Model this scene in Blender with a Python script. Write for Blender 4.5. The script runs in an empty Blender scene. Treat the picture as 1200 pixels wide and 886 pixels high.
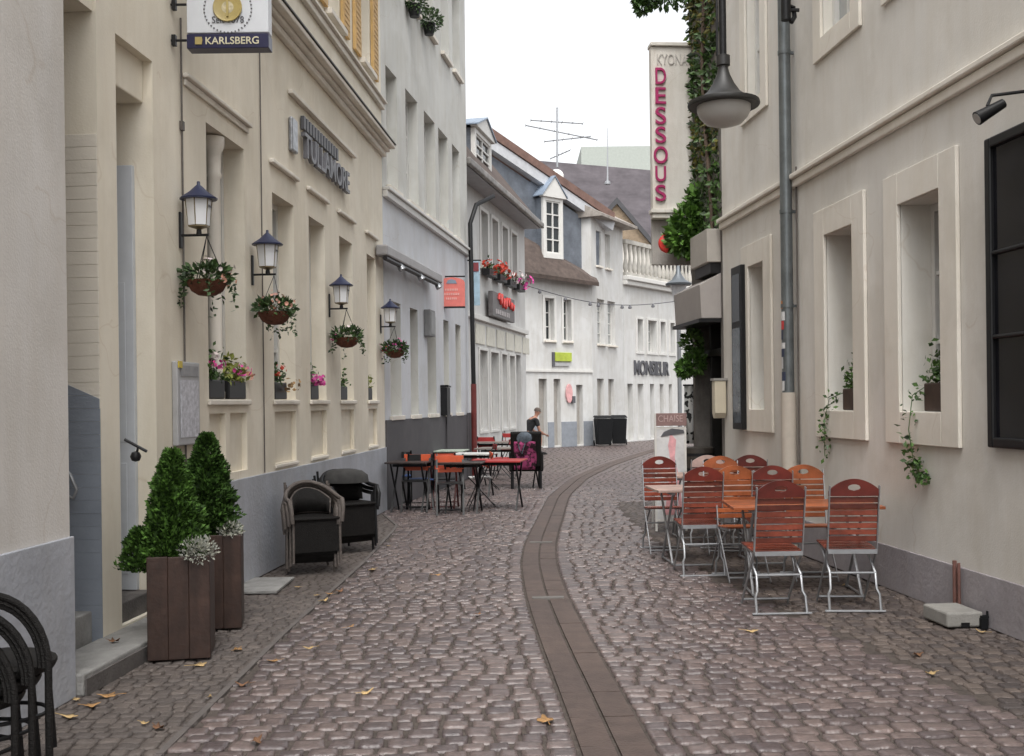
import bpy, math, random
import numpy as np
from mathutils import Matrix, Vector
random.seed(7); rng = np.random.default_rng(7)
R = math.radians
# ------------------------------------------------------------------ camera, sky, sun, exposure
SC = bpy.context.scene
COL = SC.collection
CAM_H, FPX, CX, CY, ROLL = 1.6, 1250.0, 600.0, 472.0, R(0.7)
cd = bpy.data.cameras.new('camera'); cam = bpy.data.objects.new('camera', cd); COL.objects.link(cam)
cd.sensor_width = 36; cd.lens = 36*FPX/1200; cd.shift_y = (CY-443)/1200; cd.clip_end = 2000
cam.matrix_world = Matrix(((math.cos(ROLL), math.sin(ROLL), 0, 0), (0, 0, -1, 0), (-math.sin(ROLL), math.cos(ROLL), 0, CAM_H), (0, 0, 0, 1)))
SC.camera = cam
W = bpy.data.worlds.new('World'); SC.world = W; W.use_nodes = True
wn = W.node_tree; wn.nodes.clear()
sky = wn.nodes.new('ShaderNodeTexSky'); sky.sky_type = 'NISHITA'; sky.sun_disc = False
SUN_E, SUN_R = 60, 181
sky.sun_elevation = R(SUN_E); sky.sun_rotation = R(SUN_R); sky.dust_density = 4; sky.air_density = 1.2
hs = wn.nodes.new('ShaderNodeHueSaturation'); hs.inputs['Saturation'].default_value = 0.12
bg = wn.nodes.new('ShaderNodeBackground'); bg.inputs['Strength'].default_value = 0.15
wo = wn.nodes.new('ShaderNodeOutputWorld')
wn.links.new(sky.outputs[0], hs.inputs['Color']); wn.links.new(hs.outputs[0], bg.inputs[0]); wn.links.new(bg.outputs[0], wo.inputs[0])
sd = bpy.data.lights.new('sun', 'SUN'); sd.energy = 0.7; sd.angle = R(25); sd.color = (1, .97, .92)
sun = bpy.data.objects.new('sun', sd); COL.objects.link(sun)
sun.rotation_euler = (R(90-SUN_E), 0, R(180-SUN_R))
SC.view_settings.view_transform = 'Standard'; SC.view_settings.look = 'None'
SC.view_settings.gamma = 1; SC.view_settings.use_curve_mapping = False
SC.view_settings.exposure = 1.07
SC.render.engine = 'CYCLES'

# ------------------------------------------------------------------ measuring: a pixel of the 1200x886 survey photo to a point on a plane
def ray(u, v):
    a, b = u-CX, v-CY; c, s = math.cos(ROLL), math.sin(ROLL)
    return Vector(((a*c-b*s)/FPX, 1, -(a*s+b*c)/FPX))
def gp(u, v, h=0.0):
    r = ray(u, v); t = (h-CAM_H)/r.z
    return Vector((r.x*t, r.y*t, h))
def dp(u, v, y):
    r = ray(u, v); return Vector((r.x*y, y, CAM_H+r.z*y))

class Frame:
    "a vertical plane: s along, o outward, h up"
    def __init__(self, p, d, left=True):
        self.p = Vector((p[0], p[1], 0)); self.d = Vector((d[0], d[1], 0)).normalized()
        self.n = Vector((self.d.y, -self.d.x, 0)) if left else Vector((-self.d.y, self.d.x, 0))
        self.M = Matrix(((self.d.x, self.n.x, 0, p[0]), (self.d.y, self.n.y, 0, p[1]), (0, 0, 1, 0), (0, 0, 0, 1)))
    def pix(self, u, v, o=0.0):
        r = ray(u, v); c = Vector((0, 0, CAM_H)); q = self.p+self.n*o
        t = (q-c).dot(self.n)/r.dot(self.n); w = c+r*t
        return (w-self.p).dot(self.d), w.z
    def s(self, u, v=420, o=0.0): return self.pix(u, v, o)[0]
    def h(self, u, v, o=0.0): return self.pix(u, v, o)[1]
    def w(self, s, o, h): return self.p+self.d*s+self.n*o+Vector((0, 0, h))

# ------------------------------------------------------------------ materials
MATS = {}
def P(name, col, rough=.6, metal=0, var=.12, vscale=6, bump=0, bscale=60, spec=.5, island=0, streak=0, coat=0, trans=0, sss=0, wave=None, col2=None, crack=0):
    if name in MATS: return MATS[name]
    m = bpy.data.materials.new(name); m.use_nodes = True; nt = m.node_tree; N = nt.nodes; L = nt.links
    b = N['Principled BSDF']; b.inputs['Roughness'].default_value = rough; b.inputs['Metallic'].default_value = metal
    b.inputs['Specular IOR Level'].default_value = spec
    if coat: b.inputs['Coat Weight'].default_value = coat; b.inputs['Coat Roughness'].default_value = .15
    if trans: b.inputs['Transmission Weight'].default_value = trans
    tc = N.new('ShaderNodeTexCoord'); src = tc.outputs['Object']
    n1 = N.new('ShaderNodeTexNoise'); n1.inputs['Scale'].default_value = vscale; n1.inputs['Detail'].default_value = 6; n1.inputs['Roughness'].default_value = .65
    L.new(src, n1.inputs['Vector'])
    rp = N.new('ShaderNodeValToRGB'); rp.color_ramp.elements[0].position = .3; rp.color_ramp.elements[1].position = .7
    c2 = col2 or col
    rp.color_ramp.elements[0].color = (*[max(0, c*(1-var)) for c in col], 1); rp.color_ramp.elements[1].color = (*[min(1, c*(1+var)) for c in c2], 1)
    L.new(n1.outputs['Fac'], rp.inputs[0]); out = rp.outputs[0]
    if streak:
        mp = N.new('ShaderNodeMapping'); mp.inputs['Scale'].default_value = (3, 3, .5); L.new(src, mp.inputs[0])
        n2 = N.new('ShaderNodeTexNoise'); n2.inputs['Scale'].default_value = 1.6; n2.inputs['Detail'].default_value = 8; n2.inputs['Roughness'].default_value = .7
        L.new(mp.outputs[0], n2.inputs['Vector'])
        r2 = N.new('ShaderNodeValToRGB'); r2.color_ramp.elements[0].position = .36; r2.color_ramp.elements[1].position = .6
        k = 1-streak; r2.color_ramp.elements[0].color = (k, k*.985, k*.96, 1); r2.color_ramp.elements[1].color = (1, 1, 1, 1)
        L.new(n2.outputs['Fac'], r2.inputs[0])
        mx = N.new('ShaderNodeMix'); mx.data_type = 'RGBA'; mx.blend_type = 'MULTIPLY'; mx.inputs[0].default_value = 1
        L.new(out, mx.inputs[6]); L.new(r2.outputs[0], mx.inputs[7]); out = mx.outputs[2]
    if island:
        g = N.new('ShaderNodeNewGeometry'); r3 = N.new('ShaderNodeValToRGB')
        k = island; r3.color_ramp.elements[0].color = (1-k, 1-k, 1-k*.9, 1); r3.color_ramp.elements[1].color = (1+k*.9, 1+k*.75, 1+k*.55, 1)
        L.new(g.outputs['Random Per Island'], r3.inputs[0])
        mx = N.new('ShaderNodeMix'); mx.data_type = 'RGBA'; mx.blend_type = 'MULTIPLY'; mx.inputs[0].default_value = 1
        L.new(out, mx.inputs[6]); L.new(r3.outputs[0], mx.inputs[7]); out = mx.outputs[2]
    if island:
        oi = N.new('ShaderNodeObjectInfo'); r5 = N.new('ShaderNodeValToRGB'); r5.color_ramp.elements[0].color = (.84, .84, .86, 1); r5.color_ramp.elements[1].color = (1.18, 1.15, 1.1, 1)
        L.new(oi.outputs['Random'], r5.inputs[0]); mx = N.new('ShaderNodeMix'); mx.data_type = 'RGBA'; mx.blend_type = 'MULTIPLY'; mx.inputs[0].default_value = 1
        L.new(out, mx.inputs[6]); L.new(r5.outputs[0], mx.inputs[7]); out = mx.outputs[2]
    if crack:
        n4 = N.new('ShaderNodeTexNoise'); n4.inputs['Scale'].default_value = 1.1; n4.inputs['Detail'].default_value = 3; L.new(src, n4.inputs['Vector'])
        ad = N.new('ShaderNodeVectorMath'); ad.operation = 'MULTIPLY_ADD'; ad.inputs[1].default_value = (1.1, 1.1, 1.1); L.new(n4.outputs['Color'], ad.inputs[0]); L.new(src, ad.inputs[2])
        vo = N.new('ShaderNodeTexVoronoi'); vo.feature = 'DISTANCE_TO_EDGE'; vo.inputs['Scale'].default_value = .42; L.new(ad.outputs[0], vo.inputs['Vector'])
        r6 = N.new('ShaderNodeValToRGB'); r6.color_ramp.elements[0].position = 0; r6.color_ramp.elements[1].position = .0035; k = 1-crack
        r6.color_ramp.elements[0].color = (k, k*.97, k*.94, 1); r6.color_ramp.elements[1].color = (1, 1, 1, 1); L.new(vo.outputs['Distance'], r6.inputs[0])
        n5 = N.new('ShaderNodeTexNoise'); n5.inputs['Scale'].default_value = .7; n5.inputs['Detail'].default_value = 7; n5.inputs['Roughness'].default_value = .6; L.new(src, n5.inputs['Vector'])
        r7 = N.new('ShaderNodeValToRGB'); r7.color_ramp.elements[0].position = .47; r7.color_ramp.elements[1].position = .53; r7.color_ramp.elements[0].color = (.955, .95, .94, 1); r7.color_ramp.elements[1].color = (1.02, 1.02, 1.02, 1); L.new(n5.outputs['Fac'], r7.inputs[0])
        mk = N.new('ShaderNodeMath'); mk.operation = 'GREATER_THAN'; mk.inputs[1].default_value = .5; L.new(n4.outputs['Fac'], mk.inputs[0])
        for q, fac in ((r6, mk), (r7, None)):
            mx = N.new('ShaderNodeMix'); mx.data_type = 'RGBA'; mx.blend_type = 'MULTIPLY'; mx.inputs[0].default_value = 1
            if fac: L.new(fac.outputs[0], mx.inputs[0])
            L.new(out, mx.inputs[6]); L.new(q.outputs[0], mx.inputs[7]); out = mx.outputs[2]
    L.new(out, b.inputs['Base Color'])
    hgt = None
    if wave:   # (axis, scale): regular boards or tiles, as bump
        wv = N.new('ShaderNodeTexWave'); wv.bands_direction = wave[0]; wv.inputs['Scale'].default_value = wave[1]; wv.wave_profile = 'SAW'
        wv.inputs['Distortion'].default_value = .3
        L.new(src, wv.inputs['Vector']); bp = N.new('ShaderNodeBump'); bp.inputs['Strength'].default_value = .9; bp.inputs['Distance'].default_value = .03
        L.new(wv.outputs['Fac'], bp.inputs['Height']); hgt = bp.outputs[0]
    if bump:
        n3 = N.new('ShaderNodeTexNoise'); n3.inputs['Scale'].default_value = bscale; n3.inputs['Detail'].default_value = 5; L.new(src, n3.inputs['Vector'])
        bp = N.new('ShaderNodeBump'); bp.inputs['Strength'].default_value = bump; bp.inputs['Distance'].default_value = .01
        L.new(n3.outputs['Fac'], bp.inputs['Height'])
        if hgt: L.new(hgt, bp.inputs['Normal'])
        hgt = bp.outputs[0]
    if hgt: L.new(hgt, b.inputs['Normal'])
    MATS[name] = m; return m
def stucco(name, col, streak=.06, bump=.16): return P(name, col, .92, var=.07, vscale=.9, bump=bump, bscale=70, spec=.25, streak=streak, crack=.09)

M_PUB = stucco('cream_stucco', (.79, .735, .625)); M_NEAR = stucco('grey_beige_stucco', (.64, .615, .585))
M_R1 = stucco('taupe_stucco', (.70, .675, .63)); M_TRIM = stucco('pale_trim', (.76, .72, .65), .05, .12)
M_PLINTH = P('blue_grey_plinth', (.40, .415, .455), .85, var=.14, vscale=2.2, bump=.45, bscale=28, spec=.3, streak=.06)
M_PLINR = P('mauve_grey_plinth', (.34, .315, .33), .85, var=.18, vscale=2.2, bump=.4, bscale=30, spec=.3, streak=.07)
M_L2 = stucco('cool_white_stucco', (.62, .62, .59)); M_L2LOW = stucco('pale_blue_stucco', (.63, .645, .675))
M_WHITE = stucco('white_render', (.61, .61, .60), .10); M_WTRIM = P('white_paint', (.64, .63, .60), .5, var=.05)
M_DKPLINTH = P('charcoal_plinth', (.075, .07, .075), .7, var=.2, vscale=2, bump=.3)
M_GLASS = P('window_glass', (.03, .034, .036), .08, var=.3, vscale=1.5, spec=.28)
M_GLASSL = P('curtained_glass', (.33, .34, .33), .12, var=.25, vscale=2.5, spec=.8)
M_BLACK = P('black_metal', (.009, .009, .010), .45, var=.2, vscale=20, spec=.35)
M_DARK = P('dark_wicker', (.010, .009, .0085), .55, var=.35, vscale=30, bump=.8, bscale=160, spec=.2)
M_WICK = P('brown_wicker', (.11, .092, .082), .5, var=.3, vscale=30, bump=.8, bscale=160)
M_STEEL = P('galvanised_steel', (.36, .37, .385), .45, metal=.6, var=.15, vscale=15)
M_ZINC = P('zinc_pipe', (.15, .165, .17), .38, metal=.5, var=.25, vscale=6)
M_REDW = P('red_brown_wood', (.165, .042, .027), .27, var=.45, vscale=7, island=.6, bump=.15, bscale=40)
M_ORW = P('orange_brown_wood', (.27, .080, .030), .30, var=.4, vscale=7, island=.45, bump=.15, bscale=40)
M_ORANGE = P('orange_paint', (.62, .10, .035), .5, var=.15)
M_REDP = P('red_paint', (.36, .03, .03), .5, var=.2)
M_PLANT = P('planter_wood', (.055, .029, .021), .55, var=.35, vscale=7, bump=.35, bscale=25, streak=.5)
M_SOIL = P('soil', (.03, .022, .016), .95, bump=.8)
M_THUJA = P('thuja_green', (.05, .115, .022), .65, island=.75, var=.5, vscale=12, spec=.25)
M_LEAF = P('leaf_green', (.06, .13, .03), .5, island=.6, var=.2, vscale=9)
M_LEAFD = P('dark_leaf', (.048, .098, .03), .5, island=.7, var=.2, vscale=9)
M_LEAFY = P('yellow_leaf', (.30, .25, .05), .55, island=.5)
M_SILVER = P('silver_leaf', (.33, .35, .31), .85, island=.3)
M_PINK = P('pink_petal', (.75, .09, .40), .6, island=.35); M_REDF = P('red_petal', (.62, .07, .04), .6, island=.4)
M_PEACH = P('salmon_petal', (.66, .36, .28), .6, island=.35); M_WHITEF = P('pale_petal', (.70, .62, .62), .6, island=.2)
M_BARK = P('bark', (.10, .07, .05), .9, bump=.8, bscale=30)
M_COCO = P('coir_basket', (.13, .045, .025), .85, var=.4, vscale=25, bump=1, bscale=120)
M_BLUE = P('navy_enamel', (.016, .022, .060), .38, var=.15); M_PAPER = P('milk_glass', (.74, .75, .77), .35, var=.05)
M_SIGNW = P('sign_white', (.62, .64, .67), .4, var=.05); M_NAVY = P('sign_navy', (.012, .012, .05), .35)
M_GOLD = P('gold_paint', (.42, .33, .12), .4, var=.2); M_MAG = P('magenta_letters', (.36, .015, .11), .45, var=.1)
M_SIGNB = stucco('sign_stone', (.72, .69, .64), .12, .4); M_DGREY = P('grey_letters', (.09, .09, .10), .5)
M_PSIGN = P('salmon_sign', (.72, .19, .16), .5, var=.1, vscale=8); M_SLATE = P('blue_slate', (.165, .185, .215), .5, var=.3, vscale=2.2, wave=('Z', 2.2))
M_TILE = P('brown_tiles', (.10, .075, .064), .85, var=.35, vscale=4, wave=('Z', 2.6), bump=.5, bscale=12)
M_TILER = P('red_tiles', (.17, .10, .08), .75, var=.3, vscale=4, bump=.6, bscale=8)
M_MAUVE = P('mauve_tiles', (.095, .085, .092), .85, var=.25, vscale=1.2, wave=('Z', 1.4), spec=.15); M_BLUEMET = P('blue_sheet_metal', (.22, .27, .34), .45, var=.15)
M_BLOCK = P('pale_green_render', (.40, .43, .395), .9, var=.08); M_WOODG = P('timber_gable', (.30, .23, .16), .8, var=.25, wave=('Z', 2.5))
M_STONE = P('step_stone', (.26, .255, .245), .75, var=.25, vscale=7, bump=.5); M_DSTONE = P('dark_step_stone', (.11, .10, .095), .8, var=.3, vscale=7, bump=.5)
M_OCHRE = P('ochre_shutter', (.56, .36, .14), .6, var=.15); M_PALEBLUE = P('pale_blue_door', (.54, .565, .60), .5, var=.06)
M_CLAY = P('beige_pipe', (.47, .42, .36), .6, var=.1); M_CONC = P('concrete', (.27, .26, .24), .85, var=.15, bump=.4)
M_BIN = P('black_plastic', (.008, .0085, .0095), .65, var=.2, spec=.2); M_LAMPG = P('frosted_globe', (.46, .45, .43), .3, var=.04)
M_RUST = P('rusty_pipe', (.16, .075, .06), .6, var=.3); M_SKIN = P('skin', (.42, .215, .15), .55, var=.1)
M_HAIR = P('grey_brown_hair', (.12, .09, .075), .8, var=.2); M_TEE = P('black_cotton', (.014, .014, .016), .9); M_SHORT = P('sand_shorts', (.32, .29, .25), .9)
M_MAGF = P('magenta_fabric', (.17, .025, .075), .9, var=.9, vscale=8); M_GBLUE = P('grey_blue_cloth', (.075, .09, .11), .9, var=.5, vscale=12)
M_LGREEN = P('lime_sign', (.40, .48, .06), .5, var=.2); M_TEAL = P('pale_blue_banner', (.36, .50, .60), .7, var=.3, vscale=3); M_REDL = P('red_letters', (.70, .05, .04), .4)
M_DRYLEAF = P('dry_leaf', (.36, .20, .08), .8, var=.45, vscale=30)
M_STICKR = P('red_sticker', (.5, .05, .05), .5); M_STICKW = P('white_sticker', (.6, .6, .6), .5); M_STICKB = P('dark_sticker', (.04, .05, .09), .5); M_STICKO = P('orange_sticker', (.5, .2, .06), .5)
M_LPINK = P('pink_print', (.70, .36, .38), .6, var=.25, vscale=9); M_BRNSIGN = P('brown_header', (.24, .15, .14), .6, var=.2)
M_GREENT = P('sage_table', (.40, .46, .38), .5, var=.2); M_WHITET = P('white_table', (.60, .60, .58), .5, var=.15); M_BLUEP = P('blue_seat', (.03, .07, .20), .5)

# ------------------------------------------------------------------ mesh builder and object helpers
class MB:
    def __init__(self, F=None):
        self.v = []; self.f = []; self.mi = []; self.sm = []
        self.M = F.M if isinstance(F, Frame) else (F or Matrix.Identity(4))
    def add(self, vs, fs, m=0, smooth=False):
        b = len(self.v); M = self.M
        self.v += [M @ Vector(p) for p in vs]
        flip = M.determinant() < 0
        for f in fs:
            f = [b+i for i in f]
            self.f.append(f[::-1] if flip else f); self.mi.append(m); self.sm.append(smooth)
        return self
    def box(self, x0, x1, y0, y1, z0, z1, m=0):
        if x0 > x1: x0, x1 = x1, x0
        if y0 > y1: y0, y1 = y1, y0
        if z0 > z1: z0, z1 = z1, z0
        return self.add([(x0,y0,z0),(x1,y0,z0),(x1,y1,z0),(x0,y1,z0),(x0,y0,z1),(x1,y0,z1),(x1,y1,z1),(x0,y1,z1)],
                        [(0,3,2,1),(4,5,6,7),(0,1,5,4),(1,2,6,5),(2,3,7,6),(3,0,4,7)], m)
    def bar(self, p, q, w, t, up=(0, 0, 1), m=0):
        p, q = Vector(p), Vector(q); d = (q-p).normalized(); u = Vector(up)
        if abs(d.dot(u)) > .98: u = Vector((1, 0, 0))
        a = d.cross(u).normalized()*w/2; b = a.cross(d).normalized()*t/2
        vs = [p-a-b, p+a-b, p+a+b, p-a+b, q-a-b, q+a-b, q+a+b, q-a+b]
        return self.add(vs, [(0,1,2,3),(7,6,5,4),(0,4,5,1),(1,5,6,2),(2,6,7,3),(3,7,4,0)], m)
    def tube(self, path, r, n=8, m=0, closed=False):
        pts = [Vector(p) for p in path]; k = len(pts); vs = []; fs = []; prev = None
        rs = r if isinstance(r, (list, tuple)) else [r]*k
        for i, p in enumerate(pts):
            if closed: t = (pts[(i+1) % k]-pts[i-1]).normalized()
            else: t = (pts[min(i+1, k-1)]-pts[max(i-1, 0)]).normalized()
            if prev is None: prev = Vector((0, 0, 1)) if abs(t.z) < .9 else Vector((1, 0, 0))
            a = (prev-t*prev.dot(t)).normalized(); prev = a; b = t.cross(a)
            for j in range(n):
                g = 2*math.pi*j/n; vs.append(p+(a*math.cos(g)+b*math.sin(g))*rs[i])
        for i in range(k if closed else k-1):
            for j in range(n):
                i2 = (i+1) % k; fs.append((i*n+j, i*n+(j+1) % n, i2*n+(j+1) % n, i2*n+j))
        if not closed: fs += [tuple(range(n))[::-1], tuple((k-1)*n+j for j in range(n))]
        return self.add(vs, fs, m, True)
    def lathe(self, prof, c=(0, 0, 0), n=20, m=0, smooth=True, sx=1, sy=1):
        vs = []; fs = []
        for r, z in prof:
            for j in range(n):
                g = 2*math.pi*(j+.5)/n; vs.append((c[0]+r*sx*math.cos(g), c[1]+r*sy*math.sin(g), c[2]+z))
        k = len(prof)
        for i in range(k-1):
            for j in range(n): fs.append((i*n+j, i*n+(j+1) % n, (i+1)*n+(j+1) % n, (i+1)*n+j))
        if prof[0][0] > 1e-4: fs.append(tuple(range(n))[::-1])
        if prof[-1][0] > 1e-4: fs.append(tuple((k-1)*n+j for j in range(n)))
        return self.add(vs, fs, m, smooth)
    def prism(self, pts, y0, y1, m=0):
        "polygon in the local x-z plane, extruded from y0 to y1"
        n = len(pts); vs = [(x, y0, z) for x, z in pts]+[(x, y1, z) for x, z in pts]
        fs = [tuple(range(n)), tuple(range(2*n-1, n-1, -1))]+[(i+n, (i+1) % n+n, (i+1) % n, i) for i in range(n)]
        return self.add(vs, fs, m)
    def ring(self, outer, inner, y0, y1, m=0):
        "plate in the x-z plane with a hole; both outlines have the same count"
        n = len(outer); vs = [(x, y, z) for y in (y0, y1) for L in (outer, inner) for x, z in L]; fs = []
        for i in range(n):
            j = (i+1) % n
            fs += [(i, j, n+j, n+i), (2*n+j, 2*n+i, 3*n+i, 3*n+j), (j, i, 2*n+i, 2*n+j), (n+i, n+j, 3*n+j, 3*n+i)]
        return self.add(vs, fs, m)
    def quad(self, a, b, c, d, m=0): return self.add([a, b, c, d], [(0, 1, 2, 3)], m)
    def solid(self, poly, off, m=0):
        "a polygon of 3-D points given thickness along the vector off"
        o = Vector(off); n = len(poly); vs = [Vector(p) for p in poly]+[Vector(p)+o for p in poly]
        return self.add(vs, [tuple(range(n)), tuple(range(2*n-1, n-1, -1))]+[(i+n, (i+1) % n+n, (i+1) % n, i) for i in range(n)], m)
    def wall(self, s0, s1, h0, h1, holes, depth=.3, D=6.0, m=0, mr=0, low=None):
        "facade sheet with real openings and reveals, plus the building's other sides"
        S = sorted({s0, s1, *[a for q in holes for a in q[:2]]}); H = sorted({h0, h1, *([low] if low else []), *[a for q in holes for a in q[2:4]]})
        for i in range(len(S)-1):
            for j in range(len(H)-1):
                cs, ch = (S[i]+S[i+1])/2, (H[j]+H[j+1])/2
                if any(q[0] < cs < q[1] and q[2] < ch < q[3] for q in holes): continue
                self.quad((S[i], 0, H[j]), (S[i], 0, H[j+1]), (S[i+1], 0, H[j+1]), (S[i+1], 0, H[j]), 1 if low and ch < low else m)
        for q in holes:
            a, b, c, d = q[:4]; k = -(q[4] if len(q) > 4 else depth)
            self.quad((a,0,c),(a,k,c),(a,k,d),(a,0,d), mr); self.quad((b,0,c),(b,0,d),(b,k,d),(b,k,c), mr)
            self.quad((a,0,d),(a,k,d),(b,k,d),(b,0,d), mr); self.quad((a,0,c),(b,0,c),(b,k,c),(a,k,c), mr)
            self.quad((a,k,c),(a,k,d),(b,k,d),(b,k,c), m)
        self.quad((s0,0,h0),(s0,-D,h0),(s0,-D,h1),(s0,0,h1), m); self.quad((s1,0,h0),(s1,0,h1),(s1,-D,h1),(s1,-D,h0), m)
        self.quad((s0,-D,h0),(s1,-D,h0),(s1,-D,h1),(s0,-D,h1), m); self.quad((s0,0,h1),(s0,-D,h1),(s1,-D,h1),(s1,0,h1), m)
        return self
    def build(self, name, mats, parent=None, bevel=0, origin=None):
        me = bpy.data.meshes.new(name)
        off = base(parent) if parent else Vector(origin or (0, 0, 0))
        me.from_pydata([tuple(p-off) for p in self.v], [], self.f)
        for m in (mats if isinstance(mats, (list, tuple)) else [mats]): me.materials.append(m)
        me.polygons.foreach_set('material_index', self.mi); me.polygons.foreach_set('use_smooth', self.sm); me.update()
        if any(self.sm): me.set_sharp_from_angle(angle=R(50))
        o = bpy.data.objects.new(name, me); COL.objects.link(o)
        if parent: o.parent = parent
        else: o.location = off
        if bevel:
            md = o.modifiers.new('bevel', 'BEVEL'); md.width = bevel; md.segments = 2; md.limit_method = 'ANGLE'; md.angle_limit = R(40)
        return o
def base(o):
    v = Vector((0, 0, 0))
    while o is not None: v += o.location; o = o.parent
    return v
def tag(o, label=None, cat=None, group=None, kind=None):
    if label: o['label'] = label
    if cat: o['category'] = cat
    if group: o['group'] = group
    if kind: o['kind'] = kind
    return o
def thing(name, label, cat, loc=(0, 0, 0), group=None):
    o = bpy.data.objects.new(name, None); COL.objects.link(o); o.location = loc; o.empty_display_size = .2
    return tag(o, label, cat, group)
def copy_tree(o, parent=None):
    c = o.copy(); COL.objects.link(c)
    if parent: c.parent = parent
    for ch in list(o.children): copy_tree(ch, c)
    return c
class Kind:
    "one prototype, then copies with labels of their own"
    def __init__(self, root): self.root = root; self.used = False
    def put(self, loc, rz, label, group=None, sc=None):
        o = copy_tree(self.root) if self.used else self.root; self.used = True
        o.location = loc; o.rotation_euler = (0, 0, rz); o['label'] = label
        if group: o['group'] = group
        if sc: o.scale = sc
        return o
def text(parent, name, body, origin, xd, yd, height, mat, width=None, depth=.008, center=True, bold=0):
    cu = bpy.data.curves.new('lettering', 'FONT'); cu.body = body; cu.size = 1; cu.extrude = 0; cu.align_x = 'CENTER' if center else 'LEFT'
    if bold: cu.offset = bold
    to = bpy.data.objects.new('lettering', cu); me = bpy.data.meshes.new_from_object(to)
    bpy.data.objects.remove(to); bpy.data.curves.remove(cu)
    co = np.array([v.co[:] for v in me.vertices]); fs = [tuple(p.vertices) for p in me.polygons]; bpy.data.meshes.remove(me)
    lo, hi = co.min(0), co.max(0); sy = height/(hi[1]-lo[1]); sx = sy if not width else width/(hi[0]-lo[0])
    xd, yd = Vector(xd).normalized(), Vector(yd).normalized(); nd = xd.cross(yd); O = Vector(origin)
    cx = (lo[0]+hi[0])/2 if center else lo[0]
    mb = MB(); n = len(co)
    pts = [O+xd*((c[0]-cx)*sx)+yd*((c[1]-lo[1])*sy) for c in co]
    mb.add([p+nd*depth for p in pts], fs)
    # side walls from boundary edges
    cnt = {}
    for f in fs:
        for i in range(len(f)): e = (f[i], f[(i+1) % len(f)]); cnt[e] = 1
    edges = [e for e in cnt if (e[1], e[0]) not in cnt]
    mb.add([p+nd*depth for p in pts]+pts, [(b_, a_, a_+n, b_+n) for a_, b_ in edges])
    return mb.build(name, mat, parent)
def window(F, parent, s0, s1, h0, h1, depth, nx=2, ny=3, fm=None, gm=None, fw=.06, name='window', sill=None, surround=None, curtain=None):
    "frame with glazing bars set back in its opening; pane, sill and surround are sub-parts"
    mb = MB(F); y0, y1 = -depth+.012, -depth+.07; g = .003
    a, b, c, d = s0+g, s1-g, h0+g, h1-g
    mb.box(a, a+fw, y0, y1, c, d); mb.box(b-fw, b, y0, y1, c, d); mb.box(a+fw, b-fw, y0, y1, c, c+fw); mb.box(a+fw, b-fw, y0, y1, d-fw, d)
    for i in range(1, nx): x = a+(b-a)*i/nx; mb.box(x-.022, x+.022, y0, y1-.008, c+fw, d-fw)
    for i in range(1, ny): z = c+(d-c)*i/ny; mb.box(a+fw, b-fw, y0, y1-.014, z-.016, z+.016)
    w = mb.build(name, fm or M_WTRIM, parent)
    MB(F).box(a+.02, b-.02, y0+.005, y0+.012, c+.02, d-.02).build('pane', gm or M_GLASS, w)
    if sill: MB(F).box(s0-.05, s1+.05, .002, sill, h0-.07, h0-.002).build('sill', M_TRIM if fm is None else fm, w, bevel=.006)
    if surround:
        k, m_, pr = surround; q = MB(F)
        q.box(s0-k, s0, .003, pr, h0-k, h1+k); q.box(s1, s1+k, .003, pr, h0-k, h1+k)
        q.box(s0, s1, .003, pr, h1, h1+k); q.box(s0, s1, .003, pr, h0-k, h0)
        q.build('surround', m_, w, bevel=.006)
    return w
def leaf_cloud(mb, pts, size, m=0, outward=None, up=.3, jitter=.5, narrow=.55):
    "small folded leaves at the points"
    for i, p in enumerate(pts):
        p = Vector(p); d = Vector(rng.normal(size=3)); d.normalize()
        if outward is not None: d = (d*jitter+Vector(outward[i])+Vector((0, 0, up))).normalized()
        a = d.orthogonal().normalized(); a = (Matrix.Rotation(rng.uniform(0, 6.28), 3, d) @ a); n = d.cross(a)
        L = size*rng.uniform(.6, 1.3); w = L*narrow
        q = [p, p+d*L*.5+a*w*.5+n*L*.08, p+d*L, p+d*L*.5-a*w*.5+n*L*.08]
        mb.add(q, [(0, 1, 2), (0, 2, 3)], m)
def blob(c, r, n, squash=(1, 1, 1), shell=.5):
    d = rng.normal(size=(n, 3)); d /= np.linalg.norm(d, axis=1)[:, None]
    q = d*(shell+(1-shell)*rng.random((n, 1))**.5)*r*np.array(squash)
    return q+np.array(c), d
# ------------------------------------------------------------------ ground, gutter, cobbles
GC = [gp(*q) for q in ((727,886),(697,821),(665,756),(641,700),(631,662),(633,636),(655,581),(679,560),(711,545),(750,532))]
ys = np.array([0, 2.5]+[p.y for p in GC]+[40, 60]); k0 = (GC[1].x-GC[0].x)/(GC[1].y-GC[0].y)
xs = np.array([GC[0].x-k0*GC[0].y, GC[0].x-k0*(GC[0].y-2.5)]+[p.x for p in GC]+[GC[-1].x+.30*(40-GC[-1].y), GC[-1].x+.30*(60-GC[-1].y)])
yy = np.arange(0, 60, .05); xx = np.interp(yy, ys, xs); ker = np.exp(-np.linspace(-2, 2, 61)**2); ker /= ker.sum()
xx = np.convolve(np.pad(xx, 30, mode='edge'), ker, 'valid')
seg = np.r_[0, np.cumsum(np.hypot(np.diff(xx), np.diff(yy)))]
def cl(t):
    x, y = np.interp(t, seg, xx), np.interp(t, seg, yy); e = .1
    dx, dy = np.interp(t+e, seg, xx)-np.interp(t-e, seg, xx), np.interp(t+e, seg, yy)-np.interp(t-e, seg, yy); l = math.hypot(dx, dy)
    return Vector((x, y, 0)), Vector((dy/l, -dx/l, 0))
def left_kerb(y): return np.interp(y, [0, 4.8, 7.5, 10.9, 14, 16.5, 60], [-1.66, -1.62, -1.60, -1.50, -1.5, -2.1, -2.1])
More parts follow.
